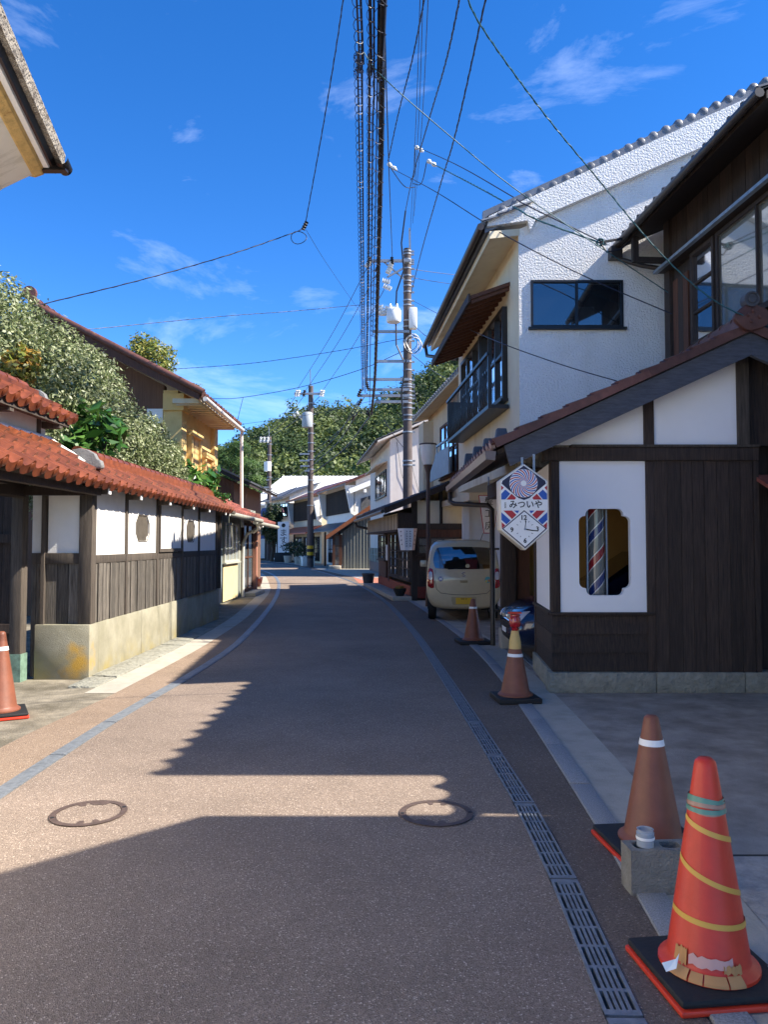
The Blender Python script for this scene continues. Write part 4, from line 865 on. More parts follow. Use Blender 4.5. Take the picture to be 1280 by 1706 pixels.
WB('unseen_wing_wall', m_plaster, (4.35, 9, 4.6, 7.3, 0, 5.4)); WB('unseen_pent_wall', m_plaster, (3.75, 4.35, 4.3, 6.2, 0, 2.9))  # unseen wing; walls made white to bounce light into the shaded fronts
m = MB(); m.add([(3.9, 4.23, 5.33), (9, 4.23, 5.33), (9, 7.6, 5.33), (3.9, 7.6, 5.33), (5.2, 5.8, 6.0), (8, 5.8, 6.0)], [(0, 3, 2, 1), (0, 1, 5, 4), (1, 2, 5), (2, 3, 4, 5), (3, 0, 4)]); m.build('unseen_wing_roof', m_dktile, br_, True)  # unseen hip roof, edges placed to cast the road shadow
tile_roof(br_, (3.88, 7.6, 5.34), (0, -1, 0), (1, 0, .5), 12, 1, .28, .28, m_dktile)
m = MB(); m.hexa([(3.2, 3.93, 2.75), (6.5, 3.55, 4.2), (6.5, 6.3, 4.2), (3.2, 6.3, 2.75), (3.2, 3.93, 2.8), (6.5, 3.55, 4.25), (6.5, 6.3, 4.25), (3.2, 6.3, 2.8)]); m.build('unseen_pent_roof', m_dktile, br_, True); tile_roof(br_, (3.18, 6.3, 2.80), (0, -1, 0), (1, 0, .45), 9, 1, .28, .28, m_dktile)  # unseen pent roof, near edge skewed to narrow the sunlit strip
nr = thing('unseen_right_house', 'unseen plaster-walled house shaped to cast the road shadow, right of the viewer', 'house', (4, 1.4, 0))
B('wall', m_plaster, nr, (3.4, 10, -.6, 3.3, 0, 4.0), world=True)  # unseen house; walls made white for bounce light
m = MB(); m.prism([(3.0, 3.7, 4.0), (3.0, 1.45, 6.0), (3.0, -.8, 4.0)], (7, 0, 0)); m.build('roof', m_dktile, nr, True)  # roof set out to cast the shadow edge on the near road

# ---- white stucco house
wh = thing('white_stucco_house', 'tall white stucco house with grey tile verge and barred upper windows', 'house', (2.01, 11.3, 0))
ST = lambda y: 2.01 - .07 * (y - 11.3)
P11 = lambda px, py: (lambda p: (p.x, p.z))(at(px, py, 11.3))
me = plate_hole([(2.01, 2.4), (9.0, 2.4), (9.0, 9.3), (2.01, 6.18)], [(2.185, 4.70), (3.56, 4.70), (3.56, 5.41), (2.185, 5.41)], .2); me.materials.append(m_stucco)
link('gable_wall', me, wh, True, Matrix.Translation((0, 11.3, 0)))
wf = win(wh, (2.185, 11.33, 4.70), (1, 0, 0), (0, -1, 0), 1.375, .71, 2, 1, flat('black_frame', '#15161a', .4), m_glass, .035, .035, deep=.05)
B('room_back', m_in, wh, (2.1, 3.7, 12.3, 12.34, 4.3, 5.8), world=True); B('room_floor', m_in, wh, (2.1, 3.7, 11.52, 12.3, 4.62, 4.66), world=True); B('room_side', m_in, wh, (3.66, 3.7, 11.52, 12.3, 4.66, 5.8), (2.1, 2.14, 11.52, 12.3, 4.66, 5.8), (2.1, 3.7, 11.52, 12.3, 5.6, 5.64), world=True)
B('room_blind', M('grey_blind', '#83888c', .8, .1, 3), wh, (2.98, 3.3, 11.9, 11.92, 4.9, 5.2), world=True)
for k, (x, h, mt) in enumerate(((2.67, .09, 'jar_tan'), (2.76, .13, 'jar_white'), (2.84, .15, 'jar_grey'))):
    b_ = thing('bottle', ('squat tan jar', 'white bottle in the middle', 'taller grey bottle')[k] + ' on the sill inside the gable window', 'bottle', (x, 11.48, 4.736), group='bottles on the gable window sill')
    m = MB(); m.lathe([(0, 0), (.032, 0), (.035, .02), (.035, h*.65), (.015, h*.85), (.015, h), (0, h)], 14, (x, 11.48, 4.74)); m.build('body', flat(mt, ('#b98d5a', '#e9e7e0', '#a9b0b4')[k], .35), b_, True, smooth=40)
YV = 11.19; PV = lambda px, py, y=YV: at(px, py, y)
m = MB(); m.prism([PV(812, 377), PV(880, 367), PV(884, 384), PV(894, 364), PV(1340, 172), PV(1340, 120), PV(815, 360)], (0, .108, 0)); m.build('verge_fascia', m_stucco, wh, True)
m = MB(); m.prism([PV(805, 366, 11.2), PV(815, 358, 11.2), PV(1350, 117, 11.2), PV(1350, 104, 11.2), PV(805, 352, 11.2)], (0, .1, 0)); m.build('verge_edge', m_gtile, wh, True)
E0 = Vector((1.50, 11.1, 6.20)); E1 = Vector((1.03, 17.9, 6.20)); RS = .455
m = MB(); q = lambda x, y, z: (x, y, z)
EN = Vector((E0.x, 11.24, E0.z)); m.hexa([EN - Vector((0, 0, .10)), (9, 11.24, 9.50), (9, 17.9, 9.70), E1 - Vector((0, 0, .10)), EN, (9, 11.24, 9.60), (9, 17.9, 9.80), E1]); m.build('roof_deck', m_gtile, wh, True)
m = MB(); m.hexa([(1.56, 11.15, 5.98), (2.06, 11.31, 6.10), (1.66, 16.75, 6.10), (1.10, 17.85, 5.98), (1.56, 11.15, 6.09), (2.06, 11.31, 6.2), (1.66, 16.75, 6.2), (1.10, 17.85, 6.09)]); m.build('soffit', m_cream, wh, True)
ud = (E0 - E1).normalized(); vdir = Vector((1, .07, RS)).normalized(); tile_roof(wh, E1 + Vector((-.04, 0, .01)), ud, (vdir - ud * vdir.dot(ud)), 25, 3, .272, .27, m_gtile)
dome = MB(); dome.lathe([(.075, -.22), (.075, 0), (.068, .016), (.045, .026), (0, .03)], 14); dm = dome.mesh('verge_cap', m_gtile, smooth=60)
a0, a1 = at(838, 349, 11.222), at(1340, 106, 11.222); nd = int((a1 - a0).length / .205)
for k in range(nd): p = a0.lerp(a1, k / nd); link('verge_cap', dm, wh, True, Matrix.Translation(p) @ Matrix.Rotation(PI/2, 4, 'X'))
def stw(name, mat, y0, y1, z0, z1, o0=0, o1=.2, bev=0):   # slab on the street wall, o = depth behind the face
    m = MB(); m.hexa([(ST(y0)+o0, y0, z0), (ST(y0)+o1, y0, z0), (ST(y1)+o1, y1, z0), (ST(y1)+o0, y1, z0), (ST(y0)+o0, y0, z1), (ST(y0)+o1, y0, z1), (ST(y1)+o1, y1, z1), (ST(y1)+o0, y1, z1)]); return m.build(name, mat, wh, True, bevel=bev)
stw('street_wall', m_cream, 11.302, 16.7, 2.7, 6.15); stw('overhang_slab', m_cream, 11.6, 16.7, 2.6, 2.699, 0, 3)
B('ground_wall', m_plaster, wh, (2.75, 2.9, 12.4, 19.3, 0, 2.6), world=True)
B('end_wall', m_cream, wh, (1.84, 6, 16.5, 16.69, 2.7, 6.3), world=True)
us = Vector((-.07, 1, 0)).normalized(); ns = Vector((-1, -.07, 0)).normalized()
for (y0, L_) in ((12.05, 1.75), (13.95, 2.0)): win(wh, (ST(y0) - .003, y0, 3.78), us, ns, L_, 1.47, 3, 2, m_alu, m_greyglass, .06, .045, deep=.08)
stw('window_post', m_alu, 13.80, 13.95, 3.74, 5.26, -.10, 0)
rl = stw('railing_rail', m_alu, 11.9, 16.1, 3.60, 3.66, -.34, -.02); stw('railing_rail', m_alu, 11.9, 16.1, 4.44, 4.49, -.36, -.31); stw('railing_rail', m_alu, 11.9, 11.95, 3.66, 4.46, -.34, -.30); stw('railing_rail', m_alu, 16.05, 16.1, 3.66, 4.46, -.34, -.02)
bm_ = MB(); bm_.tube([(0, 0, 0), (-.03, 0, .08), (-.045, 0, .2), (-.02, 0, .34), (0, 0, .46), (0, 0, .78)], .009, 5); bme = bm_.mesh('baluster', m_alu, smooth=60)
for k in range(26): y = 12.0 + k*.158; link('baluster', bme, rl, True, Matrix.Translation((ST(y) - .325, y, 3.66)))
aw = MB(); a, b2 = 11.85, 16.2
aw.hexa([(ST(a)-.62, a, 5.30), (ST(a), a, 5.52), (ST(b2), b2, 5.52), (ST(b2)-.62, b2, 5.30), (ST(a)-.62, a, 5.36), (ST(a), a, 5.58), (ST(b2), b2, 5.58), (ST(b2)-.62, b2, 5.36)]); aw.build('window_awning', m_redwood, wh, True)
for k in range(17):
    y = a + .06 + k*(b2 - a - .12)/16; m = MB(); m.bar((ST(y)-.60, y, 5.275), (ST(y), y, 5.49), .05, .05); m.build('awning_rib', m_redwood, wh, True)
m = MB(); m.bar((ST(a)-.64, a - .02, 5.32), (ST(b2)-.64, b2 + .02, 5.32), .03, .13); m.build('awning_fascia', m_darkwood, wh, True)
m = MB(); m.tube([E0 + Vector((-.08, 0, -.06)), E1 + Vector((-.08, 0, -.08))], .055, 8); m.build('gutter', m_gutter, wh, True, smooth=60)
m = MB(); m.tube([(.97, 17.8, 6.1), (1.0, 17.7, 5.85), (1.35, 16.9, 5.6), (1.6, 16.6, 5.5)], .04, 8); m.build('downpipe', m_gutter, wh, True, smooth=60)

# ---- tan house
tn = thing('tan_house', 'tan rendered house with recessed window and small blue-grey balcony', 'house', (2.1, 18, 0))
TX = lambda y: 2.15 - .11 * (y - 17.4)
def tw(name, mat, y0, y1, z0, z1, o0=0, o1=.2, bev=0):
    m = MB(); m.hexa([(TX(y0)+o0, y0, z0), (TX(y0)+o1, y0, z0), (TX(y1)+o1, y1, z0), (TX(y1)+o0, y1, z0), (TX(y0)+o0, y0, z1), (TX(y0)+o1, y0, z1), (TX(y1)+o1, y1, z1), (TX(y1)+o0, y1, z1)]); return m.build(name, mat, tn, True, bevel=bev)
tw('street_wall', m_tan, 17.0, 24.2, 2.6, 5.6); tw('pillar', m_tan, 23.3, 24.2, 2.6, 5.2, -.3, -.001); tw('pillar', m_tan, 17.0, 17.5, 2.6, 5.2, -.3, -.001); tw('lower_slab', m_tan, 17.0, 24.2, 2.45, 2.6, -.3, 4)
f = win(tn, (TX(19.5) - .003, 19.5, 3.3), (-.11, 1, 0), (-1, -.11, 0), 2.4, 1.5, 4, 2, m_redwood, m_greyglass, .06, .04)
tw('balcony_panel', M('blue_grey_panel', '#8c9ba3', .6, .12, 5), 19.3, 22.1, 3.25, 3.95, -.32, -.28); tw('balcony_rail', m_steel, 19.3, 22.1, 4.12, 4.17, -.33, -.27)
for k in range(6): tw('balcony_post', m_steel, 19.3 + k*.55, 19.35 + k*.55, 3.95, 4.12, -.315, -.285)
m = MB(); m.hexa([(1.70, 17.3, 5.34), (2.2, 17.3, 5.45), (1.5, 24.4, 5.45), (.92, 24.4, 5.34), (1.70, 17.3, 5.42), (7, 17.3, 7.8), (7, 24.4, 7.8), (.92, 24.4, 5.42)]); m.build('roof_deck', m_tan, tn, True)
e1 = Vector((.90, 24.4, 5.43)); ud = (Vector((1.68, 17.3, 5.43)) - e1).normalized(); vv = Vector((1, .11, .45)); tile_roof(tn, e1, ud, vv - ud*vv.dot(ud), 26, 2, .275, .27, m_gtile)
B('ground_wall', m_plaster, tn, (2.02, 4, 19.3, 19.5, 0, 2.44), world=True); B('ground_pillar', m_plaster, tn, (1.96, 2.13, 19.1, 19.298, 0, 2.44), world=True)
hs_ = thing('vertical_sign', 'white tapering hair salon sign with red border hanging by the carport', 'sign', (1.75, 12.8, 1.66))
def trap(x0, x1, z0, z1, k): c_ = (x0 + x1)/2; h = (x1 - x0)/2; return [(c_ - h, z1), (c_ - h*k, z0), (c_ + h*k, z0), (c_ + h, z1)]
for nm, g_, y, mt in (('border', 0, 0, m_red), ('board', .025, -.012, m_white)):
    m = MB(); m.prism([(a, y, b) for a, b in trap(-.17 + g_*.5, .17 - g_*.5, g_*.5, .64 - g_*.5, .5)], (0, .01 if g_ else .05, 0)); m.build(nm, mt, hs_)
for k, ch in enumerate('髪工房'): link('lettering', text_mesh(ch, .15, m_ink), hs_, M4=face_cam(-.0, -.016, .53 - k*.205))
B('hanger', m_steel, hs_, (-.01, .01, .0, .03, .64, .95))
# ---- old lattice-front shop
sh = thing('lattice_shop', 'old low shop with lattice windows, cream slatted frieze and grey tile roof', 'shop', (.757, 20.2, 0), .135)
def SB(name, mat, *bx, bevel=0): return B(name, mat, sh, *bx, bevel=bevel)
SB('side_plaster', m_cream, (.12, .72, 0, .1, 2.02, 2.62), (.80, 1.42, 0, .1, 2.02, 2.62)); SB('side_post', m_blackwood, (.721, .799, -.03, .1, 2.02, 2.9)); SB('corner_post', m_blackwood, (-.03, .119, -.03, .12, 0, 2.6))
SB('side_beam', m_blackwood, (.12, 1.42, -.04, .1, 1.86, 2.019)); SB('side_board', m_redwood, (.12, 1.42, -.01, .1, 1.66, 1.859))
win(sh, (.12, 0, 1.2), (1, 0, 0), (0, -1, 0), 1.3, .46, 4, 2, m_blackwood, m_amber, .04, .025, world=False)
for k in range(9): SB('side_plank', m_blackwood, (.12 + k*.145, .26 + k*.145, -.004*(k % 2), .1, .36, 1.155))
SB('side_base', M('red_base', '#6e2c22', .8, .2, 8), (.12, 1.42, -.01, .1, .06, .355))
SB('body', m_in, (.13, 1.4, .12, 6.8, 0, 2.5))
for k in range(24): SB('frieze_slat', m_blackwood, (-.408, -.40, .05 + k*.29, .12 + k*.29, 1.86, 2.26))
SB('frieze', m_cream, (-.40, -.36, .03, 6.95, 1.86, 2.28)); SB('frieze_end', m_blackwood, (-.40, .0, -.02, .028, 1.80, 2.30)); SB('frieze_soffit', m_blackwood, (-.44, 0, .03, 6.95, 1.80, 1.858))
for k, (a, L_, c_, r_) in enumerate(((.15, 1.9, 5, 5), (2.15, 1.9, 4, 5), (4.9, 1.9, 3, 4))):
    win(sh, (0, a, .52 if k < 2 else .95), (0, 1, 0), (-1, 0, 0), L_, 1.28 if k < 2 else .84, c_, r_, m_greywood, m_greyglass, .05, .03, world=False, name='lattice_door' if k < 2 else 'lattice_window')
for k in range(5): SB('lower_plank', m_redwood, (-.03, .02, 4.92 + k*.38, 5.27 + k*.38, .38, .93))
SB('pilaster', m_redwood, (-.05, .05, 4.1, 4.35, .3, 1.8)); SB('notice', m_white, (-.06, -.052, 4.4, 4.75, .95, 1.45))
SB('brick_plinth', M('plinth_brick', '#a4583f', .9, .25, 25), (-.04, .05, .15, 6.85, 0, .37)); SB('kerb_step', m_conc, (-.55, -.05, -.1, 6.9, 0, .11), bevel=.01)
m = MB(); m.hexa([(-.75, -.25, 2.30), (2.4, -.25, 3.55), (2.4, 7.2, 3.55), (-.75, 7.2, 2.30), (-.75, -.25, 2.36), (2.4, -.25, 3.61), (2.4, 7.2, 3.61), (-.75, 7.2, 2.36)]); m.build('roof_deck', m_blackwood, sh)
tile_roof(sh, (-.79, 7.2, 2.40), (0, -1, 0), (1, 0, .397), 27, 8, .277, .30, m_dktile, world=False, keep=lambda i, j: j < 3 or i > 22)
m = MB(); m.hexa([(-.7, -.2, 2.385), (2.4, -.2, 3.615), (2.4, 7.2, 3.615), (-.7, 7.2, 2.385), (-.7, -.2, 2.40), (2.4, -.2, 3.63), (2.4, 7.2, 3.63), (-.7, 7.2, 2.40)]); m.build('tile_field', m_dktile, sh)
m = MB(); m.prism([(-.78, -.30, 2.42), (2.4, -.30, 3.69), (2.4, -.30, 3.52), (-.78, -.30, 2.26)], (0, .05, 0)); m.build('barge_board', m_blackwood, sh)
m = MB(); m.tube([(-.83, -.2, 2.32), (-.83, 7.2, 2.28), (-.75, 7.2, 2.1), (-.1, 7.1, 1.95)], .05, 8); m.build('gutter', m_gutter, sh, smooth=60)
ls = thing('tapered_sign_box', 'white tapering three-sided sign box on the lattice shop corner', 'sign', (.62, 19.75, 1.32), .12)
faces = [((-.26, .10), (-.12, -.04)), ((-.12, -.04), (.14, -.04)), ((.14, -.04), (.25, .10))]
for k, (a, b2) in enumerate(faces):
    m = MB(); c_ = .72; lo = lambda p: (p[0]*c_, p[1]*c_); A_, B_ = lo(a), lo(b2)
    m.hexa([(A_[0], A_[1], 0), (B_[0], B_[1], 0), (B_[0]*.9, B_[1]+.02, 0), (A_[0]*.9, A_[1]+.02, 0), (a[0], a[1], .56), (b2[0], b2[1], .56), (b2[0]*.9, b2[1]+.02, .56), (a[0]*.9, a[1]+.02, .56)]); bo = m.build('board', m_white if k < 2 else M('faded_pink_print', '#c9a79b', .6, .1, 6), ls)
    mid = Vector(((a[0] + b2[0])/2, (a[1] + b2[1])/2, 0)); d2 = Vector((b2[0]-a[0], b2[1]-a[1], 0)).normalized(); nn = Vector((d2.y, -d2.x, 0))
    for r in range(7 if k == 1 else 4):   # brush strokes of the illegible vertical lettering
        zz = .48 - r*(.062 if k == 1 else .11)
        for cc in ((-.05, .04) if k == 1 else (0,)):
            m = MB(); w = rnd.uniform(.015, .03); c0 = mid*(.78 + .35*zz) + d2*cc + nn*.004 + Vector((0, 0, zz)); j = rnd.uniform(-.012, .012)
            m.bar(c0 - d2*w + Vector((0, 0, j)), c0 + d2*w, .008, .006, up=nn); m.bar(c0 + Vector((0, 0, .02)), c0 - Vector((0, 0, .02)) + d2*j, .007, .006, up=nn); m.build('brush_stroke', m_ink, bo)
B('bracket', m_blackwood, ls, (-.03, .03, .1, .55, .25, .30))
fp = thing('plant_pot', 'small dark pot with low plant on the step of the lattice shop', 'pot', (.42, 20.35, .11))
m = MB(); m.lathe([(0, 0), (.1, 0), (.17, .16), (.17, .2), (.15, .2), (.13, .16), (0, .16)], 16, (.42, 20.35, .11)); m.build('body', m_black, fp, True, smooth=40)
v, f = leafcloud([((.42, 20.35, .32), (.13, .13, .07))], 120, .06, 21); link('foliage', npmesh('foliage', v, f, m_ylw), fp, True)
fp2 = thing('planter_bucket', 'dark bucket by the far end of the lattice shop', 'bucket', (-.55, 27.0, 0)); m = MB(); m.lathe([(0, 0), (.16, 0), (.22, .42), (.2, .42), (.15, .05), (0, .05)], 16, (-.55, 27.0, 0)); m.build('body', m_dktile, fp2, True, smooth=40); m = MB(); m.lathe([(.215, .4), (.235, .41), (.235, .44), (.21, .44)], 16, (-.55, 27.0, 0)); m.build('rim', m_dktile, fp2, True, smooth=40)

# ---- street lamps
def lamp(x, y, label):
    t = thing('street_lamp', label, 'street lamp', (x, y, 0), group='goblet street lamps')
    m = MB(); m.tube([(0, 0, 0), (0, 0, .5), (0, 0, 3.0), (0, 0, 3.2), (0, 0, 3.38)], [.075, .05, .045, .055, .11], 12); m.build('post', M('brown_lamp_post', '#4a3630', .5, .15, 6), t, smooth=60)
    m = MB(); m.lathe([(0, 3.38), (.11, 3.38), (.15, 3.5), (.18, 3.68), (.195, 3.86), (.0, 3.865)], 24); m.build('shade', flat('opal_shade', '#e4e0d6', .35), t, smooth=50)
    m = MB(); m.lathe([(.0, 3.90), (.205, 3.89), (.215, 3.86), (.195, 3.855)], 24); m.build('cap', MC['brown_lamp_post'] if 'brown_lamp_post' in MC else m_alu, t, smooth=50)
lamp(1.06, 18.4, 'brown street lamp with white goblet shade beside the parked cream car'); lamp(-7.25, 43, 'distant street lamp with white goblet shade at the left bend')

# ------------------------------------------------------------------ cars
def car_body(name, st, mat, parent):
    """loft of cross-sections (y, z_bottom, z_belt, z_top, w_low, w_belt, w_top), smoothed by subdivision"""
    m = MB(); rows = []; K = 9
    for (y, zb, zl, zt, wl_, wb, wt) in st:
        h = [(0, zb), (wl_*.8, zb), (wl_, zb + .10), (wb, zb + (zl - zb)*.55), (wb*.985, zl), (wt + (wb - wt)*.45, zl + (zt - zl)*.5), (wt, zt - .07), (wt*.75, zt - .008), (0, zt)]
        rows.append(h)
    vs = []; per = 2*K - 2
    for (y, *_), h in zip(st, rows): vs += [(x, y, z) for x, z in h] + [(-x, y, z) for x, z in h[-2:0:-1]]
    m.add(vs, [(i*per + k, i*per + (k+1) % per, (i+1)*per + (k+1) % per, (i+1)*per + k) for i in range(len(st)-1) for k in range(per)])
    # end caps as quads across
    for base, flip in ((0, False), ((len(st)-1)*per, True)):
        for k in range(K - 1):
            a, b2, c_, d_ = base + k, base + k + 1, base + (per - k - 1) % per, base + (per - k) % per
            if k == 0: fc = (base, base + 1, base + per - 1)
            elif k == K - 2: fc = (a, b2, base + per - k)
            else: fc = (a, b2, c_, d_)
            m.f.append(list(fc if flip else fc[::-1])); m.mi.append(0)
    bm = bmesh.new(); me0 = m.mesh(name, mat); bm.from_mesh(me0); bmesh.ops.recalc_face_normals(bm, faces=bm.faces); bm.to_mesh(me0); bm.free()
    o = link(name, me0, parent); md = o.modifiers.new('round', 'SUBSURF'); md.levels = md.render_levels = 2
    dg = bpy.context.evaluated_depsgraph_get(); me = bpy.data.meshes.new_from_object(o.evaluated_get(dg)); o.modifiers.clear(); o.data = me; me.name = name; me.shade_smooth()
    from mathutils.bvhtree import BVHTree
    return o, BVHTree.FromPolygons([v.co.copy() for v in me.vertices], [tuple(p.vertices) for p in me.polygons])
def decal(name, bv, corners, mat, parent, nx=10, nz=6, lift=.004, round_=0.0, th=0.0):
    """panel laid onto the rear/front of the body: corners lower-left, lower-right, upper-right, upper-left in (x,z)"""
    (ax, az), (bx_, bz), (cx, cz), (dx, dz) = corners; m = MB(); vs = []
    for j in range(nz + 1):
        for i in range(nx + 1):
            s, t = i/nx, j/nz
            if round_:
                u2, v2 = 2*s - 1, 2*t - 1; u3 = u2*math.sqrt(1 - round_*v2*v2/2); v3 = v2*math.sqrt(1 - round_*u2*u2/2); s, t = (u3 + 1)/2, (v3 + 1)/2
            x = (1-t)*((1-s)*ax + s*bx_) + t*((1-s)*dx + s*cx); z = (1-t)*((1-s)*az + s*bz) + t*((1-s)*dz + s*cz)
            h = bv.ray_cast(Vector((x, -3, z)), Vector((0, 1, 0)))
            y = h[0].y if h[0] else .3
            vs.append((x, y - lift - th*(0 if i in (0, nx) or j in (0, nz) else 1), z))
    m.add(vs, [(j*(nx+1)+i, j*(nx+1)+i+1, (j+1)*(nx+1)+i+1, (j+1)*(nx+1)+i) for j in range(nz) for i in range(nx)])
    return m.build(name, mat, parent, smooth=50)
def seam(bv, pts, mat, parent, r=.004, name='seam'):
    P = []
    for (x, z) in pts:
        h = bv.ray_cast(Vector((x, -3, z)), Vector((0, 1, 0))); P.append((x, (h[0].y if h[0] else .3) - .001, z))
    m = MB(); m.tube(P, r, 5); return m.build(name, mat, parent)
def wheel(parent, x, y, r, w=.16):
    m = MB(); m.lathe([(r*.62, -w/2), (r*.93, -w/2), (r, -w/2 + .03), (r, w/2 - .03), (r*.93, w/2), (r*.62, w/2)], 28); o = m.build('wheel', m_black, parent, M4=Matrix.Translation((x, y, r)) @ Matrix.Rotation(PI/2, 4, 'Y'), smooth=50)
    m = MB(); m.lathe([(0, -w*.3), (r*.3, -w*.36), (r*.62, -w*.2), (r*.62, w*.2), (r*.3, w*.36), (0, w*.3)], 24); m.build('rim', m_steel, o, smooth=40)
m_cp = flat('cream_car_paint', '#c3b38f', .28, coat=1.0); m_bp = flat('blue_car_paint', '#101c3e', .22, coat=1.0)
m_tail = flat('tail_lamp_red', '#a00f16', .12, coat=1); m_clear = flat('clear_lamp', '#c7c3c4', .1, coat=1); m_plate = flat('yellow_plate', '#d8ad1c', .4); m_chrome = flat('chrome', '#d8dade', .08, metal=1)
cc = thing('parked_car', 'cream compact car parked with its rear to the viewer beside the lean-to', 'car', (1.53, 14.75, 0), -.05)
st = [(0.0, .30, .60, .82, .60, .68, .66), (.03, .25, .64, 1.0, .64, .71, .68), (.10, .23, .78, 1.30, .66, .72, .655), (.20, .22, .95, 1.50, .66, .72, .635), (.34, .22, .97, 1.56, .66, .72, .62), (1.0, .22, .96, 1.60, .66, .72, .62), (1.9, .22, .95, 1.59, .66, .72, .61), (2.4, .22, .92, 1.36, .66, .70, .52), (2.75, .22, .88, 1.04, .65, .69, .55), (3.2, .24, .74, .88, .63, .67, .55), (3.38, .32, .58, .68, .52, .58, .5)]
body, bv = car_body('body', st, m_cp, cc)
decal('rear_window', bv, [(-.60, 1.0), (.60, 1.0), (.555, 1.43), (-.555, 1.43)], m_carglass, cc, 14, 8, .006, .35)
for s in (-1, 1):
    c4 = [(s*.70, .66), (s*.56, .62), (s*.585, 1.02), (s*.695, 1.02)]; c4 = c4 if s < 0 else [c4[1], c4[0], c4[3], c4[2]]
    tl = decal('tail_lamp', bv, c4, m_tail, cc, 6, 8, .006, .5, .018)
    c4 = [(s*.675, .80), (s*.595, .80), (s*.60, .95), (s*.67, .96)]; c4 = c4 if s < 0 else [c4[1], c4[0], c4[3], c4[2]]; decal('reversing_lens', bv, c4, m_clear, tl, 5, 5, .026, .6)
seam(bv, [(-.545, .98), (-.55, .75), (-.52, .62), (-.44, .545), (-.2, .515), (0, .51), (.2, .515), (.44, .545), (.52, .62), (.55, .75), (.545, .98)], m_black, cc, .005, 'hatch_seam')
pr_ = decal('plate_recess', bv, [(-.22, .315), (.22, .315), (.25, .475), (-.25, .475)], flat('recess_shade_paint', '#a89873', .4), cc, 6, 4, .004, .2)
pl_ = decal('number_plate', bv, [(-.155, .335), (.155, .335), (.155, .46), (-.155, .46)], m_plate, cc, 2, 2, .012)
link('lettering', text_mesh('島根 58', .036, m_ink), pl_, M4=face_cam(0, -.02, .436))
decal('hatch_handle', bv, [(-.075, .745), (.075, .745), (.075, .80), (-.075, .80)], flat('handle_paint', '#a08f6b', .3), cc, 4, 3, .012, .3, .012)
em = MB(); em.tube([(.035, 0, .028), (.0, 0, .04), (-.035, 0, .018), (.0, 0, .0), (.035, 0, -.018), (.0, 0, -.04), (-.035, 0, -.028)], .008, 6); em.build('emblem', m_chrome, cc, M4=Matrix.Translation((0, .012, .90)))
dk = decal('round_sticker', bv, [(-.49, .77), (-.40, .77), (-.40, .86), (-.49, .86)], flat('sticker_blue', '#243a86', .4), cc, 8, 8, .006, 1.0)
for dx_, dz_ in ((-.018, .014), (.018, .014), (-.018, -.014), (.018, -.014), (0, 0)): decal('petal', bv, [(-.445 + dx_ - .014, .815 + dz_ - .014), (-.445 + dx_ + .014, .815 + dz_ - .014), (-.445 + dx_ + .014, .815 + dz_ + .014), (-.445 + dx_ - .014, .815 + dz_ + .014)], m_white, dk, 4, 4, .009, 1.0)
dk = decal('leaf_sticker', bv, [(.40, .74), (.51, .74), (.51, .86), (.40, .86)], flat('sticker_teal', '#5aa3a5', .4), cc, 8, 8, .006, .9)
decal('sticker_patch', bv, [(.41, .75), (.45, .75), (.45, .80), (.41, .80)], flat('sticker_yellow', '#d5c35a', .4), dk, 3, 3, .009, .9); decal('sticker_patch', bv, [(.46, .76), (.50, .76), (.50, .81), (.46, .81)], flat('sticker_orange', '#c9803f', .4), dk, 3, 3, .009, .9)
seam(bv, [(-.30, 1.0), (-.05, 1.015), (.12, 1.03)], m_black, cc, .008, 'wiper')
decal('dashboard_toy', bv, [(.03, 1.03), (.12, 1.03), (.11, 1.10), (.04, 1.10)], flat('toy_beige', '#c9b98a', .7), cc, 3, 3, .008, .8)
for s in (-1, 1):
    for y in (.62, 2.72): wheel(cc, s*.60, y, .27)
    m = MB(); m.box(s*.70, s*.84, 2.2, 2.28, .98, 1.12); m.build('door_mirror', m_cp, cc, bevel=.02)
m = MB(); m.tube([(.38, .75, 1.56), (.42, .62, 1.70)], .006, 5); m.build('aerial', m_black, cc)
bc = thing('blue_car', 'dark blue car nose with headlamp showing inside the carport', 'car', (1.60, 10.25, 0), -PI/2)
st = [(0.0, .28, .42, .52, .50, .58, .5), (.08, .2, .48, .66, .62, .70, .60), (.35, .18, .58, .79, .70, .77, .64), (.8, .17, .64, .90, .73, .79, .66), (1.15, .17, .70, .97, .74, .80, .66), (1.7, .18, .86, 1.36, .74, .80, .56), (2.1, .18, .88, 1.46, .74, .80, .54), (2.9, .18, .88, 1.42, .74, .79, .53), (3.3, .2, .86, 1.1, .72, .76, .5), (3.45, .3, .6, .8, .6, .62, .45)]
body, bv = car_body('body', st, m_bp, bc)
for s in (-1, 1):
    c4 = [(s*.66, .50), (s*.40, .50), (s*.44, .60), (s*.64, .67)]; c4 = c4 if s < 0 else [c4[1], c4[0], c4[3], c4[2]]; hl = decal('headlamp', bv, c4, m_clear, bc, 8, 6, .006, .5, .02)
    c4 = [(s*.60, .52), (s*.50, .52), (s*.50, .60), (s*.60, .60)]; c4 = c4 if s < 0 else [c4[1], c4[0], c4[3], c4[2]]; decal('reflector', bv, c4, m_chrome, hl, 5, 5, .028, .9)
    for y in (.72, 2.75): wheel(bc, s*.68, y, .29)
decal('grille', bv, [(-.34, .40), (.34, .40), (.36, .48), (-.36, .48)], m_black, bc, 8, 3, .006, .3)
decal('bumper_intake', bv, [(-.45, .24), (.45, .24), (.48, .33), (-.48, .33)], m_black, bc, 8, 3, .006, .3); seam(bv, [(-.5, .495), (0, .515), (.5, .495)], m_chrome, bc, .008, 'chrome_strip')
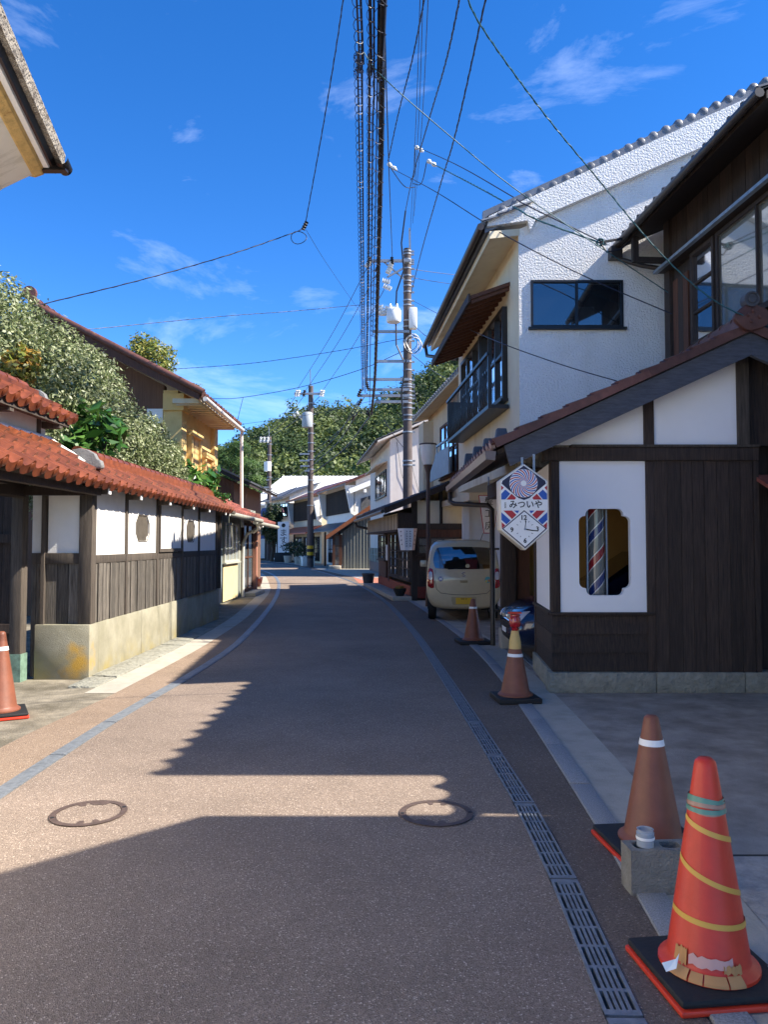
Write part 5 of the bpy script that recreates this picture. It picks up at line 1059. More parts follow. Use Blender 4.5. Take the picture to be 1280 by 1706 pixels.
wsn = MB(); wsn.quad((-.56, 1.12, .985), (.56, 1.12, .985), (.47, 1.72, 1.385), (-.47, 1.72, 1.385)); wsn.build('windscreen', m_carglass, bc)
decal('number_plate', bv, [(-.165, .335), (.165, .335), (.165, .40), (-.165, .40)], m_white, bc, 2, 2, .012)

# ------------------------------------------------------------------ cones
def cone_r(z, H=.70): return .135 + (.038 - .135) * min(1, max(0, z - .04) / (H - .07))
def cone(label, x, y, rz, mat, sleeve=True, tape=False, lampc=False, redplate=True, lean=0, H=.70, ps=.46):
    t = thing('traffic_cone', label, 'traffic cone', (x, y, 0), rz, 'traffic cones at the roadside')
    zb = .055
    if redplate: B('base_plate', m_redcone, t, (-ps/2 + .0, ps/2, -ps/2, ps/2, .004, .026), bevel=.008)
    m = MB(); s = ps/2 - .006
    m.box(-s, s, -s, s, .0265 if redplate else .003, zb); m.build('weight', m_black, t, bevel=.012)
    m = MB(); m.lathe([(.165, zb + .001), (.165, zb + .012), (.14, zb + .03), (.135, zb + .04), (.038, zb + H - .03), (.034, zb + H - .012), (.022, zb + H - .001), (0, zb + H)], 32); m.build('body', mat, t, smooth=50)
    if sleeve:
        a, b2 = (zb + H*.76, zb + H*.81) if not lampc else (zb + H*.63, zb + H*.68); ra, rb = cone_r(a - zb, H) + .0025, cone_r(b2 - zb, H) + .0025
        m = MB(); m.lathe([(ra, a), (rb, b2)], 32); m.build('reflective_band', m_white, t, smooth=60)
    if lampc:
        m = MB(); a, b2 = zb + H*.86, zb + H*1.05; m.lathe([(cone_r(a-zb, H) + .012, a - .06), (cone_r(a - zb, H) + .008, a), (.034, b2), (.0, b2)], 24); m.build('yellow_sleeve', flat('sleeve_yellow', '#cfae68', .45), t, smooth=50)
        z0 = zb + H*1.05; m = MB(); m.lathe([(0, z0), (.03, z0), (.034, z0 + .03), (.05, z0 + .04), (.055, z0 + .07), (.055, z0 + .11), (.045, z0 + .135), (.05, z0 + .14), (.05, z0 + .155), (0, z0 + .16)], 20); m.build('warning_lamp', flat('lamp_red', '#a2121a', .1, coat=1), t, smooth=40)
        B('lamp_cap', m_redcone, t, (-.06, .06, -.03, .03, z0 + .162, z0 + .178))
    if tape:
        for z0, z1, a0, a1 in ((.50, .41, -PI - .3, .3), (.365, .225, -PI - .3, .3), (.19, .155, -PI - .3, .4)):
            m = MB(); n = 26; vs = []
            for k in range(n + 1):
                q = k/n; a = a0 + (a1 - a0)*q; z = z1 + (z0 - z1)*(1-q) if False else z0 + (z1 - z0)*q
                for dz in (-.009, .009): r = cone_r(z + dz, H) + .003; vs.append((r*math.cos(a), r*math.sin(a), zb + z + dz))
            m.add(vs, [(2*k, 2*k+2, 2*k+3, 2*k+1) for k in range(n)]); m.build('yellow_tape', flat('tape_yellow', '#d9a84a', .4), t, smooth=60)
        for k in range(9):
            m = MB(); n = 18; vs = []; zc = .55 + rnd.uniform(-.02, .02); tilt = rnd.uniform(-.018, .018); ph = rnd.uniform(0, 6.28); w = rnd.uniform(.003, .011)
            for q in range(n + 1):
                a = 2*PI*q/n; z = zc + tilt*math.sin(a + ph); 
                for dz in (-w, w): r = cone_r(z + dz, H) + .003 + .0012*k/3; vs.append((r*math.cos(a), r*math.sin(a), zb + z + dz))
            m.add(vs, [(2*q, 2*q+2, 2*q+3, 2*q+1) for q in range(n)]); m.build('green_tape', flat('tape_green', '#5c8c7c', .3) if k % 2 else flat('tape_clear', '#a98472', .25), t, smooth=60)
        def patch(name, a0, a1, z0, z1, r0, mat, seed):
            q = random.Random(seed); m = MB(); n = 10; vs = []
            for k in range(n + 1):
                a = a0 + (a1 - a0)*k/n
                for z, jj in ((z0, -1), (z1, 1)):
                    zz = z + q.uniform(0, .012)*jj; rr = max(cone_r(zz, H), 0) + r0 + (.028 if zz < .03 else 0) + q.uniform(0, .004); vs.append((rr*math.cos(a), rr*math.sin(a), zb + zz))
            m.add(vs, [(2*k, 2*k+2, 2*k+3, 2*k+1) for k in range(n)]); m.build(name, mat, t, smooth=40)
        def flange(a0, a1, mat, seed):
            q = random.Random(seed); m = MB(); n = 6; vs = []; j = q.uniform(0, .004)
            for k in range(n + 1):
                a = a0 + (a1 - a0)*k/n; vs += [(.171*math.cos(a), .171*math.sin(a), zb + .006), (.169*math.cos(a), .169*math.sin(a), zb + .015), (.146*math.cos(a), .146*math.sin(a), zb + .031 + j)]
            m.add(vs, [(3*k + e_, 3*k + 3 + e_, 3*k + 4 + e_, 3*k + 1 + e_) for k in range(n) for e_ in (0, 1)]); m.build('kraft_tape', mat, t, smooth=40)
        kr_ = flat('brown_paper_tape', '#bd8a55', .6); pk = flat('torn_tape_backing', '#cfa39a', .8)
        for a0, a1 in ((-2.9, -2.5), (-2.46, -2.2), (-2.17, -1.72), (-1.69, -1.36)): flange(a0, a1, kr_, int(a0*50))
        patch('torn_tape', -2.55, -1.5, .052, .074, .004, pk, 9); patch('kraft_tape', -2.95, -2.6, .045, .085, .005, kr_, 12); patch('kraft_tape', -1.75, -1.3, .042, .056, .006, kr_, 13)
        for (x0, y0) in ((-.19, -.07), (.15, -.13)):
            m = MB(); m.add([(x0, y0, zb + .02), (x0 + .03, y0 - .012, zb + .035), (x0 + .035, y0, zb + .06), (x0 - .01, y0 + .01, zb + .045), (x0 + .05, y0 + .005, zb + .075)], [(0, 1, 2, 3), (1, 4, 2)]); m.build('paper_scrap', m_white, t)
    t.rotation_euler.x = lean
    return t
cone('red traffic cone wrapped with spiral yellow tape on a black weight', 1.12, 2.71, .12, m_redcone, sleeve=False, tape=True, ps=.42)
cone('brown traffic cone with one white band behind the concrete block', 1.32, 3.83, .1, m_brncone, ps=.46, H=.60)
cone('brown traffic cone topped with a yellow sleeve and red warning lamp', 1.255, 7.40, .1, m_brncone, lampc=True, redplate=False, ps=.42, H=.58)
cone('brown traffic cone standing behind the cream car beside the downpipe', 1.34, 11.6, .1, m_brncone, redplate=False, ps=.5, H=.61)
cone('brown traffic cone at the left edge in front of the old gate', -3.33, 6.72, .5, m_brncone, H=.68, ps=.44)

# ---- concrete block with a plastic cup
ck = thing('concrete_block', 'hollow concrete block standing in front of the brown cone', 'block', (1.245, 3.40, 0), .05)
def rr(cx, cz, w, h, r=.02):
    q = []
    for sx, sz, a0 in ((1, -1, -PI/2), (1, 1, 0), (-1, 1, PI/2), (-1, -1, PI)):
        q += [(cx + sx*(w/2 - r) + r*math.cos(a0 + k*PI/8), cz + sz*(h/2 - r) + r*math.sin(a0 + k*PI/8)) for k in range(5)]
    return q
bm = bmesh.new(); es = []
for loop in ([(-.195, -.06), (.195, -.06), (.195, .06), (-.195, .06)], rr(-.12, 0, .085, .072), rr(0, 0, .085, .072), rr(.12, 0, .085, .072)):
    vs = [bm.verts.new((p[0], p[1], 0)) for p in loop]; es += [bm.edges.new((vs[i], vs[(i+1) % len(vs)])) for i in range(len(vs))]
r = bmesh.ops.triangle_fill(bm, edges=es, use_beauty=True); fs = [g_ for g_ in r['geom'] if isinstance(g_, bmesh.types.BMFace)]
e = bmesh.ops.extrude_face_region(bm, geom=fs); bmesh.ops.translate(bm, verts=[g_ for g_ in e['geom'] if isinstance(g_, bmesh.types.BMVert)], vec=(0, 0, .19)); bmesh.ops.recalc_face_normals(bm, faces=bm.faces)
me = bpy.data.meshes.new('block_body'); bm.to_mesh(me); bm.free(); me.materials.append(layer_stain(M('block_concrete', '#8b867c', .95, .2, 14, 1.2, 90, bdist=.012), '#5b564c', 5, .5, .7, .7)); link('block_body', me, ck)
m = MB(); m.box(-.19, .19, -.055, .055, -.0, .012); m.build('block_underside', MC['block_concrete'], ck)
cu = thing('plastic_cup', 'small clear plastic cup sitting on the concrete block', 'cup', (1.135, 3.39, .19))
m_cup = glass('clear_plastic', '#dfe8ee', .4, .08, .55, .7)
m = MB(); m.lathe([(0, 0), (.036, 0), (.038, .03), (.038, .058), (.034, .06), (.034, .07), (.036, .072), (.030, .072), (.03, .012), (0, .012)], 24); m.build('cup_wall', m_cup, cu, smooth=40)
m = MB(); m.lathe([(.0385, .03), (.0395, .034), (.0395, .038), (.0385, .042)], 24); m.build('cup_ring', m_white, cu, smooth=40)
# ================================================================== FAR STREET
fw_ = thing('white_far_house', 'two-storey pale house with plain side wall behind the big utility pole', 'house', (.27, 34, 0), .12)
def FB(name, mat, *bx): return B(name, mat, fw_, *bx)
m = MB(); m.prism([(0, 0, 0), (5, 0, 0), (5, 0, 8.3), (0, 0, 6.1)], (0, 8.6, 0)); m.build('wall', m_pink, fw_)
win(fw_, (-.003, 1.2, 3.7), (0, 1, 0), (-1, 0, 0), 4.4, 1.2, 5, 1, m_alu, m_greyglass, .06, .06, world=False); m = MB(); m.hexa([(-.55, 1.0, 5.0), (0, 1.0, 5.2), (0, 6, 5.2), (-.55, 6, 5.0), (-.55, 1.0, 5.06), (0, 1.0, 5.26), (0, 6, 5.26), (-.55, 6, 5.06)]); m.build('window_canopy', m_tan, fw_)
m = MB(); m.hexa([(-.6, -.4, 5.92), (5, -.4, 8.4), (5, 9, 8.4), (-.6, 9, 5.92), (-.6, -.4, 6.0), (5, -.4, 8.48), (5, 9, 8.48), (-.6, 9, 6.0)]); m.build('roof_deck', m_pink, fw_)
tile_roof(fw_, (-.66, 9, 6.02), (0, -1, 0), (1, 0, .443), 33, 14, .285, .3, m_dktile, world=False, keep=lambda i, j: j == 0 or i > 30)
m = MB(); m.hexa([(-.55, -.35, 6.0), (5, -.35, 8.49), (5, 9, 8.49), (-.55, 9, 6.0), (-.55, -.35, 6.03), (5, -.35, 8.52), (5, 9, 8.52), (-.55, 9, 6.03)]); m.build('tile_field', m_dktile, fw_)
m = MB(); m.tube([(-.7, -.3, 5.95), (-.7, 9, 5.9)], .05, 8); m.build('gutter', m_gutter, fw_, smooth=60)
m = MB()
for k in range(5): m.tube([(.3 + .5*k, -.02, 6.0), (.5 + .55*k, -.05, 4.6), (.9 + .5*k, -.03, 3.4), (1.0 + .4*k, -.02, 2.4)], .008, 4)
m.build('wall_cable', m_wire, fw_)
for k in range(24): FB('plinth_cobble', m_rough, (-.06 - .02*(k % 2), -.001, .1 + .7*(k % 12) + .3*(k // 12), .72 + .7*(k % 12) + .2*(k // 12), .55 + .36*(k // 12), .89 + .36*(k // 12)))
FB('plinth', m_navy, (-.05, -.001, .1, 8.5, 0, .54))

sd = thing('corrugated_shed', 'grey corrugated shed wall under an orange barge board', 'shed', (-1.6, 45, 0))
m = MB(); n = 64; vs = []
for k in range(n + 1):
    x = -2.45 + 3.6*k/n; vs += [(x, 45 + .03*math.sin(k*1.9), 0), (x, 45 + .03*math.sin(k*1.9), 2.15 + (x + 2.45)*.72)]
m.add(vs, [(2*k, 2*k+2, 2*k+3, 2*k+1) for k in range(n)]); m.build('corrugated_wall', M('grey_corrugated', '#6c6f6a', .6, .12, 4, stretch=(6, 1, .3)), sd, True, smooth=70)
B('body', m_in, sd, (-2.4, 1.1, 45.08, 50, 0, 2.0), world=True)
slab2(sd, 'roof_deck', m_dktile, -3.3, 1.75, 1.2, 4.85, 44.4, 50, .07); m = MB(); m.prism([(-3.35, 44.33, 1.68), (1.2, 44.33, 4.82), (1.2, 44.33, 5.08), (-3.35, 44.33, 1.94)], (0, .06, 0)); m.build('barge_board', M('orange_barge', '#a86238', .6, .15, 6), sd, True)
B('step', m_conc, sd, (-3.2, -2.5, 44.2, 45, 0, .2), world=True, bevel=.02); B('porch_post', m_redwood, sd, (-3.0, -2.86, 44.6, 44.74, 0, 1.9), (-2.62, -2.48, 44.8, 44.94, 0, 2.0), world=True)
win(sd, (-2.95, 45.02, .1), (1, 0, 0), (0, -1, 0), .48, 1.9, 1, 3, m_redwood, m_greyglass, .06, .04, sill=False, name='door')

def row_house(name, label, loc, rz, L_, h, wall, tilem, slope=.42, dep=5, eave=.7, upper=None, nwin=3, canopy=None, side=None, slats=False, fins=True):
    t = thing(name, label, 'house', loc, rz)
    m = MB(); m.prism([(0, 0, 0), (dep, 0, 0), (dep, 0, h + dep*slope*.5), (dep*.5, 0, h + dep*slope*.5), (0, 0, h)], (0, L_, 0)); m.build('wall', wall, t)
    tile_roof(t, (-eave, L_ + .3, h - eave*slope + .12), (0, -1, 0), (1, 0, slope), int((L_ + .6)/.3), 10, .3, .3, tilem, world=False, manju=False, keep=lambda i, j: j == 0 or i > int((L_ + .6)/.3) - 3)
    m = MB(); z = h - eave*slope; m.hexa([(-eave, -.3, z), (dep*.55, -.3, h + dep*.55*slope), (dep*.55, L_ + .3, h + dep*.55*slope), (-eave, L_ + .3, z), (-eave, -.3, z + .1), (dep*.55, -.3, h + dep*.55*slope + .1), (dep*.55, L_ + .3, h + dep*.55*slope + .1), (-eave, L_ + .3, z + .1)]); m.build('roof_deck', tilem, t)
    for k in range(nwin):
        y = .5 + k*(L_ - .6)/nwin; w = (L_ - .6)/nwin - .7
        win(t, (-.003, y, h - 1.75), (0, 1, 0), (-1, 0, 0), w, 1.15, 4, 1, m_darkwood, m_dkglass, .06, .05, world=False)
        win(t, (-.003, y, .15), (0, 1, 0), (-1, 0, 0), w, 1.85, 4, 2, m_darkwood, m_greyglass, .07, .05, world=False, name='shopfront', sill=False)
    if slats:
        for k in range(int(L_/.24)): B('slat', m_darkwood, t, (-.12, -.06, k*.24, k*.24 + .1, h - 1.9, h - .35))
    if fins:
        for y in (0.0, L_ - .25): m = MB(); m.prism([(-.65, y, h - .3), (0, y, h - .3), (0, y, h - 2.2), (-.3, y, h - 2.0)], (0, .25, 0)); m.build('fin_wall', m_plaster, t)
    if canopy:
        m = MB(); m.hexa([(-1.25, -.2, h*.42), (0, -.2, h*.42 + .55), (0, L_ + .2, h*.42 + .55), (-1.25, L_ + .2, h*.42), (-1.25, -.2, h*.42 + .09), (0, -.2, h*.42 + .64), (0, L_ + .2, h*.42 + .64), (-1.25, L_ + .2, h*.42 + .09)]); m.build('canopy', canopy, t)
        for y in (.1, L_/2, L_ - .2): B('canopy_post', m_darkwood, t, (-1.05, -.93, y, y + .12, 0, h*.42))
    return t
r1 = row_house('parapet_house', 'white and brown street house with slatted upper frieze behind the shed', (-1.7, 46.4, 0), .27, 9, 5.3, m_plaster, m_btile, slats=True, canopy=m_dktile)
m = MB(); m.prism([(.3, -.02, 3.3), (3.4, -.02, 3.9), (3.4, -.02, 5.2), (.3, -.02, 4.2)], (0, -.05, 0)); m.build('dark_panel', m_dktile, r1); m = MB(); m.bar((-.5, -.3, 4.6), (3.4, -.3, 6.2), .3, .28); m.build('white_cornice', m_white, r1)
for k in range(5): B('corbel', m_white, r1, (.4 + k*.6, .55 + k*.6, -.45, -.02, 4.55 + k*.26, 4.75 + k*.26))
m = MB(); m.hexa([(-.2, -.7, 2.9), (3.4, -.7, 4.1), (3.4, 0, 4.2), (-.2, 0, 3.0), (-.2, -.7, 3.05), (3.4, -.7, 4.25), (3.4, 0, 4.35), (-.2, 0, 3.15)]); m.build('side_eave', m_dktile, r1)
r2 = row_house('orange_eave_house', 'street house with orange lower eave and white fin walls beyond the second pole', (-4.6, 56.5, 0), .33, 9.5, 5.2, m_cream, m_btile, canopy=M('orange_eave', '#b5562c', .5, .2, 8), slats=True)
r3 = row_house('blue_awning_house', 'shaded street house with dark awnings and shop sign at the bend', (-8.2, 66.5, 0), .42, 8, 5.6, m_plaster, m_dktile, nwin=2, canopy=m_dktile, fins=False)
for k in range(2):
    for z in (3.6, 1.9): m = MB(); y = .4 + k*3.8; m.hexa([(-1.0, y, z), (-.95, y, z), (-.95, y + 3, z), (-1.0, y + 3, z), (-.5, y, z + 1.2), (-.45, y, z + 1.2), (-.45, y + 3, z + 1.2), (-.5, y + 3, z + 1.2)]); m.build('awning', flat('dark_awning', '#3b4048', .7) if k == 0 else flat('blue_awning', '#263a6e', .7), r3)
ms = thing('shop_sign', 'tall white sign with black vertical brush lettering outside the far shop', 'sign', (-8.05, 61.5, 0))
B('board', m_white, ms, (-.45, .45, -.05, .05, .75, 3.2)); B('foot', m_black, ms, (-.7, .7, -.1, .1, 0, .74), bevel=.02)
for k, ch in enumerate('ますや'): link('lettering', text_mesh(ch, .66, m_ink), ms, M4=face_cam(0, -.06, 2.3 - k*.6))
m = MB(); m.lathe([(0, 0), (.16, 0)], 16); m.build('crest', m_ink, ms, M4=face_cam(0, -.06, 2.92))
wr = thing('white_roof_hall', 'large hall with bright white metal roof below the hill', 'building', (-9, 76, 0))
B('wall', m_plaster, wr, (-13.0, -2, 76, 92, 0, 5.6), world=True)
m = MB(); m.hexa([(-13.4, 75.3, 5.2), (-2, 75.3, 5.2), (-2, 84, 8.7), (-11.0, 84, 8.7), (-13.4, 75.3, 5.35), (-2, 75.3, 5.35), (-2, 84, 8.85), (-11.0, 84, 8.85)]); m.build('roof', flat('white_metal_roof', '#eeeeea', .5), wr, True)
for k in range(22): m = MB(); m.bar((-13.0 + k*.5, 75.3, 5.37), (-11.0 + k*.42, 84, 8.87), .05, .05); m.build('roof_seam', MC['white_metal_roof'], wr, True)
fl = thing('far_bend_house', 'pale house with rust tile roof closing the view at the bend', 'house', (-13, 76, 0))
B('wall', m_plaster, fl, (-17, -13.2, 78, 88, 0, 5), world=True); m = MB(); m.hexa([(-18, 77, 4.6), (-12.6, 77, 4.6), (-12.6, 83, 6.6), (-18, 83, 6.6), (-18, 77, 4.75), (-12.6, 77, 4.75), (-12.6, 83, 6.75), (-18, 83, 6.75)]); m.build('roof', m_btile, fl, True)
win(fl, (-15.5, 77.99, 2.6), (1, 0, 0), (0, -1, 0), 1.8, 1.3, 2, 1, m_alu, m_dkglass)
win(fl, (-15.9, 77.99, .2), (1, 0, 0), (0, -1, 0), 2.4, 1.9, 4, 1, m_alu, m_dkglass, name='shopfront')

# ------------------------------------------------------------------ utility poles
def pole(px, ytop, Y, r, label, bands):
    tp = at(px, ytop, Y); t = thing('utility_pole', label, 'utility pole', (tp.x, Y, 0), group='utility poles along the street')
    m = MB(); m.tube([(0, 0, 0), (0, 0, tp.z)], [r*1.2, r*.9], 16); m.build('shaft', m_pole, t, smooth=60)
    for py in bands:
        z = at(px, py, Y).z; rr_ = r*(1.2 - .3*z/tp.z) + .018; m = MB(); m.lathe([(rr_ - .03, z - .028), (rr_, z - .024), (rr_, z + .024), (rr_ - .03, z + .028)], 16); m.box(rr_, rr_ + .09, -.03, .03, z - .03, z + .03); m.build('band', m_band, t, smooth=40)
    return t, tp
p1, T1 = pole(679, 415, 28, .155, 'nearest big brown utility pole with stacked cross arms', [419, 424, 433, 436, 440, 448, 460, 469, 477, 487, 501, 509, 535, 545, 568, 603, 617, 633, 641, 645, 652, 659, 664, 672, 680, 692, 700, 720, 768, 775])
X1 = T1.x; O1 = Vector((X1, 28, 0))
def arm(t, O, px0, px1, py, Y, w=.09, py2=None, mat=None, name='cross_arm', dy=0):
    a, b2 = at(px0, py, Y) - O, at(px1, py2 or py, Y) - O; a.y = b2.y = -.2 + dy; m = MB(); m.bar(a, b2, w, w); return m.build(name, mat or m_band, t)
for a, b2, py in ((615, 684, 438), (622, 682, 555), (627, 682, 604), (609, 682, 634), (612, 682, 651), (596, 682, 661), (625, 680, 671)): arm(p1, O1, a, b2, py, 28)
arm(p1, O1, 638, 674, 437, 28, .05, 468, name='brace', dy=.06); arm(p1, O1, 645, 674, 466, 28, .06, 450, name='brace', dy=-.06); arm(p1, O1, 682.5, 683, 384, 28, .07, 418, name='mast')
def insulator(t, O, px, py, Y, px2, py2, r=.05, mat=None):
    a, b2 = at(px, py, Y) - O, at(px2, py2, Y) - O; m = MB(); n = 7; P = [a.lerp(b2, k/n) for k in range(n + 1)]; m.tube(P, [r*(.5 if k % 2 else 1.0) for k in range(n + 1)], 8); m.build('insulator', mat or m_insul, t, smooth=60)
for a in ((611, 445, 616, 436), (650, 447, 653, 436), (646, 455, 650, 447), (638, 467, 650, 470), (640, 476, 652, 482), (634, 510, 641, 526), (630, 520, 637, 524), (641, 518, 647, 524), (646, 512, 642, 524)): insulator(p1, O1, a[0], a[1], 27.75, a[2], a[3], .11)
for a in ((614, 440, 616, 428), (654, 440, 653, 428), (627, 452, 629, 446), (613, 647, 611, 636), (597, 660, 602, 648), (597, 676, 603, 664), (588, 700, 590, 692), (616, 694, 612, 684)): insulator(p1, O1, a[0], a[1], 27.7, a[2], a[3], .07, m_black)
tr = MB(); c_ = at(656, 537, 27.6) - O1; tr.lathe([(0, 0), (.24, 0), (.27, .06), (.27, .42), (.22, .5), (.1, .52), (0, .52)], 16, c_); tr.lathe([(0, .52), (.05, .52), (.06, .6), (.03, .68), (0, .68)], 8, c_ + Vector((-.12, 0, 0))); tr.lathe([(0, .52), (.05, .52), (.06, .6), (.03, .68), (0, .68)], 8, c_ + Vector((.12, 0, 0))); tr.build('transformer', m_insul, p1, smooth=50)
bx_ = at(688, 533, 27.8) - O1; B('switch_box', m_insul, p1, (bx_.x - .14, bx_.x + .16, bx_.y - .15, bx_.y + .15, bx_.z - .35, bx_.z + .45), bevel=.06)
for k in range(6):
    c_ = at(684 + k*1.6, 570 + (k % 3)*3, 27.7) - O1; m = MB(); m.tube([c_ + Vector((.26*math.cos(a), .03*math.sin(3*a), .3*math.sin(a))) for a in [2*PI*q/14 for q in range(15)]], .012, 5); m.build('cable_coil', m_wpipe if k % 2 else m_wire, p1)
m = MB(); 
for k, (a, b2) in enumerate((((676, 351), (673, 450)), ((673, 450), (660, 512)), ((677, 600), (672, 700)), ((660, 540), (672, 600)))):
    A_, B_ = at(*a, 27.6) - O1, at(*b2, 27.6) - O1; m.tube([A_, A_.lerp(B_, .5) + Vector((-.12, 0, -.1)), B_], .03, 5)
m.build('riser_cable', m_wire, p1)
p2, T2 = pole(518, 643, 48, .17, 'second utility pole with a grey transformer further down the street', [655, 672, 690, 706, 722, 738, 752, 766, 782, 800, 820, 842])
O2 = Vector((T2.x, 48, 0))
arm(p2, O2, 491, 541, 657, 48, .13)
for a, b2, py in ((500, 516, 757), (500, 516, 768), (501, 516, 777), (508, 516, 785)): arm(p2, O2, a, b2, py, 48, .1)
for px in (493, 497, 506, 534, 537): insulator(p2, O2, px, 660, 47.8, px + 2, 650, .12, m_insul if px != 506 else m_black)
for px, py in ((489, 690), (494, 686), (499, 692)): insulator(p2, O2, px, py, 47.6, px + 3, py + 5, .12)
c_ = at(512, 712, 47.5) - O2; m = MB(); m.lathe([(0, 0), (.30, 0), (.33, .08), (.33, .85), (.28, .93), (0, .95)], 18, c_); m.build('transformer', M('transformer_grey', '#a7abab', .5, .1, 5), p2, smooth=50)
arm(p2, O2, 517.5, 518, 618, 48, .05, 645, name='mast')
for k in range(4):
    z = .55 + k*.2; m = MB(); m.lathe([(.208, z), (.208, z + .198)], 16); m.build('hazard_band', m_plate if k % 2 else m_black, p2, smooth=60)
p3, T3 = pole(449, 727, 66, .18, 'third utility pole standing at the far bend', [740, 758, 775, 795, 815, 838, 860]); O3 = Vector((T3.x, 66, 0))
arm(p3, O3, 433, 452, 735, 66, .14)
for px in (434, 440, 446): insulator(p3, O3, px, 737, 65.8, px + 1, 728, .14)
arm(p3, O3, 448.5, 449, 711, 66, .07, 728, name='mast')
for a, b2, py in ((434, 449, 800), (434, 449, 812), (436, 449, 822), (438, 449, 835)): arm(p3, O3, a, b2, py, 66, .1)
c_ = at(446, 785, 65.6) - O3; m = MB(); m.lathe([(0, 0), (.3, 0), (.32, .8), (0, .85)], 14, c_); m.build('transformer', m_insul, p3, smooth=50)

# ------------------------------------------------------------------ wires
def crom(P, n=10):
    out = []; Q = [P[0]*2 - P[1]] + P + [P[-1]*2 - P[-2]]
    for i in range(1, len(Q) - 2):
        a, b2, c_, d_ = Q[i-1:i+3]
        for k in range(n): t = k/n; out.append(.5*((2*b2) + (c_ - a)*t + (2*a - 5*b2 + 4*c_ - d_)*t*t + (3*b2 - a - 3*c_ + d_)*t**3))
    return out + [P[-1]]
def wire(label, pts, r, mat=None, coil=None, twist=0, name='overhead_wire', back=None):
    P = [at(*p) for p in pts]
    if back: P = P + [Vector(back)]
    P = crom(P) if len(P) > 2 else [P[0].lerp(P[1], k/16) + Vector((0, 0, -.012*(P[0]-P[1]).length*4*(k/16)*(1-k/16)*.5)) for k in range(17)]
    if coil or twist:
        t = thing(name, label, 'wire', P[0], group='overhead wires')
        m = MB(); m.tube(P, r, 6); m.build('cable', mat or m_wireb, t, True, smooth=60)
        L_ = sum((P[i+1] - P[i]).length for i in range(len(P) - 1)); R_, pit = coil or (r*.8, twist); N = int(L_/pit*10); Hx = []; acc = [0]
        for i in range(len(P) - 1): acc.append(acc[-1] + (P[i+1] - P[i]).length)
        j = 0
        for k in range(N + 1):
            s = L_*k/N
            while j < len(P) - 2 and acc[j+1] < s: j += 1
            p = P[j].lerp(P[j+1], min(1, (s - acc[j])/max(1e-6, acc[j+1] - acc[j]))); d = (P[j+1] - P[j]).normalized(); x = d.cross(Vector((0, 0, 1))).normalized(); y = x.cross(d); a = 2*PI*s/pit
            Hx.append(p + x*R_*math.cos(a) + y*(R_*math.sin(a) - (R_*.8 if coil else 0)))
        m = MB(); m.tube(Hx, .005 if coil else r*.7, 4); m.build('spiral_hanger' if coil else 'twisted_strand', mat or m_wireb, t, True)
        return t
    m = MB(); m.tube(P, r, 6); return tag(m.build(name, mat or m_wireb, smooth=60), label, 'wire', 'overhead wires')
bk = lambda x, z: (x, -8, z)
wire('thick black trunk cable running overhead down the middle of the street', [(619, 690, 28), (625, 627, 24.5), (630, 464, 17), (634.5, 282, 12.2), (637, 100, 9.3), (640, -30, 8)], .043, m_wire, coil=(.05, .45), back=bk(.5, 8.4))
wire('outermost cable with wide spiral hanger loops left of the trunk cable', [(605, 650, 27.5), (604, 560, 21), (600, 318, 13), (596, 100, 9.6), (593, -30, 8)], .012, coil=(.05, .19), back=bk(-.35, 8.5))
wire('plain straight cable just right of the spiral-looped cable', [(609, 655, 27.5), (606, 450, 16.5), (603, 100, 9.6), (600, -30, 8)], .014, back=bk(-.28, 8.5))
wire('second spiral-wrapped cable left of the trunk cable', [(611, 640, 27.5), (614, 427, 16), (615, 282, 12.3), (616, 100, 9.5), (616, -30, 8)], .02, coil=(.04, .22), back=bk(-.1, 8.5))
wire('thin cable hugging the second spiral-wrapped cable on its right', [(616, 680, 28), (619, 430, 16), (621, 220, 11), (623, -30, 8)], .012, back=bk(0, 8.5))
wire('loop-hung cable directly left of the trunk cable', [(621, 560, 21), (626, 330, 13), (629, 120, 9.5), (631, -30, 8)], .01, coil=(.06, .42), back=bk(.2, 8.5))
wire('thin straight wire from the pole arm passing right of the trunk cable', [(654, 432, 27.8), (650, 330, 20), (645, 180, 14), (641, 20, 11), (640, -30, 10.3)], .012, back=bk(.6, 9.5))
wire('twisted service line ending at the insulators left of the pole top', [(647, 268, 13), (665, 185, 11), (687, 100, 9), (713, -30, 7)], .008, twist=.3)
wire('twisted line from the pole head rising to the top edge', [(676, 351, 27), (687, 298, 21), (715, 200, 15), (744, 100, 11.5), (772, -30, 9)], .012, twist=.35)
wire('straight black line from the pole shoulder to the upper right', [(685, 489, 27.8), (705, 410, 22), (735, 305, 16), (760, 220, 13), (816, -30, 9)], .012, twist=.4)
for k, (a, b2) in enumerate(((684, 698), (688, 703), (690, 712))): wire('%s of the three thin steel wires meeting above the pole mast' % ('left one', 'middle one', 'right one')[k], [(a, 384 - k*12, 27.8), ((a + b2)/2 + 2, 210, 17), (b2 + 3, -30, 11)], .007)
wire('long teal wire crossing from the cables to the brown house', [(598, 75, 9.2), (640, 130, 9.4), (760, 235, 9.8), (880, 330, 10.2), (1115, 488, 10.8)], .007, m_wiret)
wire('upper service wire sloping from the pole to the white gable', [(690, 243, 20), (760, 274, 15), (850, 325, 11.6), (880, 343, 10.95), (1012, 407, 10.85)], .009, m_wireb)
wire('lower twisted service wire joining the white gable bracket', [(716, 270, 19), (800, 314, 13), (860, 347, 11.1), (900, 368, 10.95), (1010, 408, 10.85)], .011, m_wiret, twist=.3)
wire('thin wire running past the gable window to the brown corner post', [(648, 278, 20), (720, 316, 15), (800, 366, 12), (860, 402, 10.95), (985, 465, 10.85), (1120, 523, 10.7)], .008)
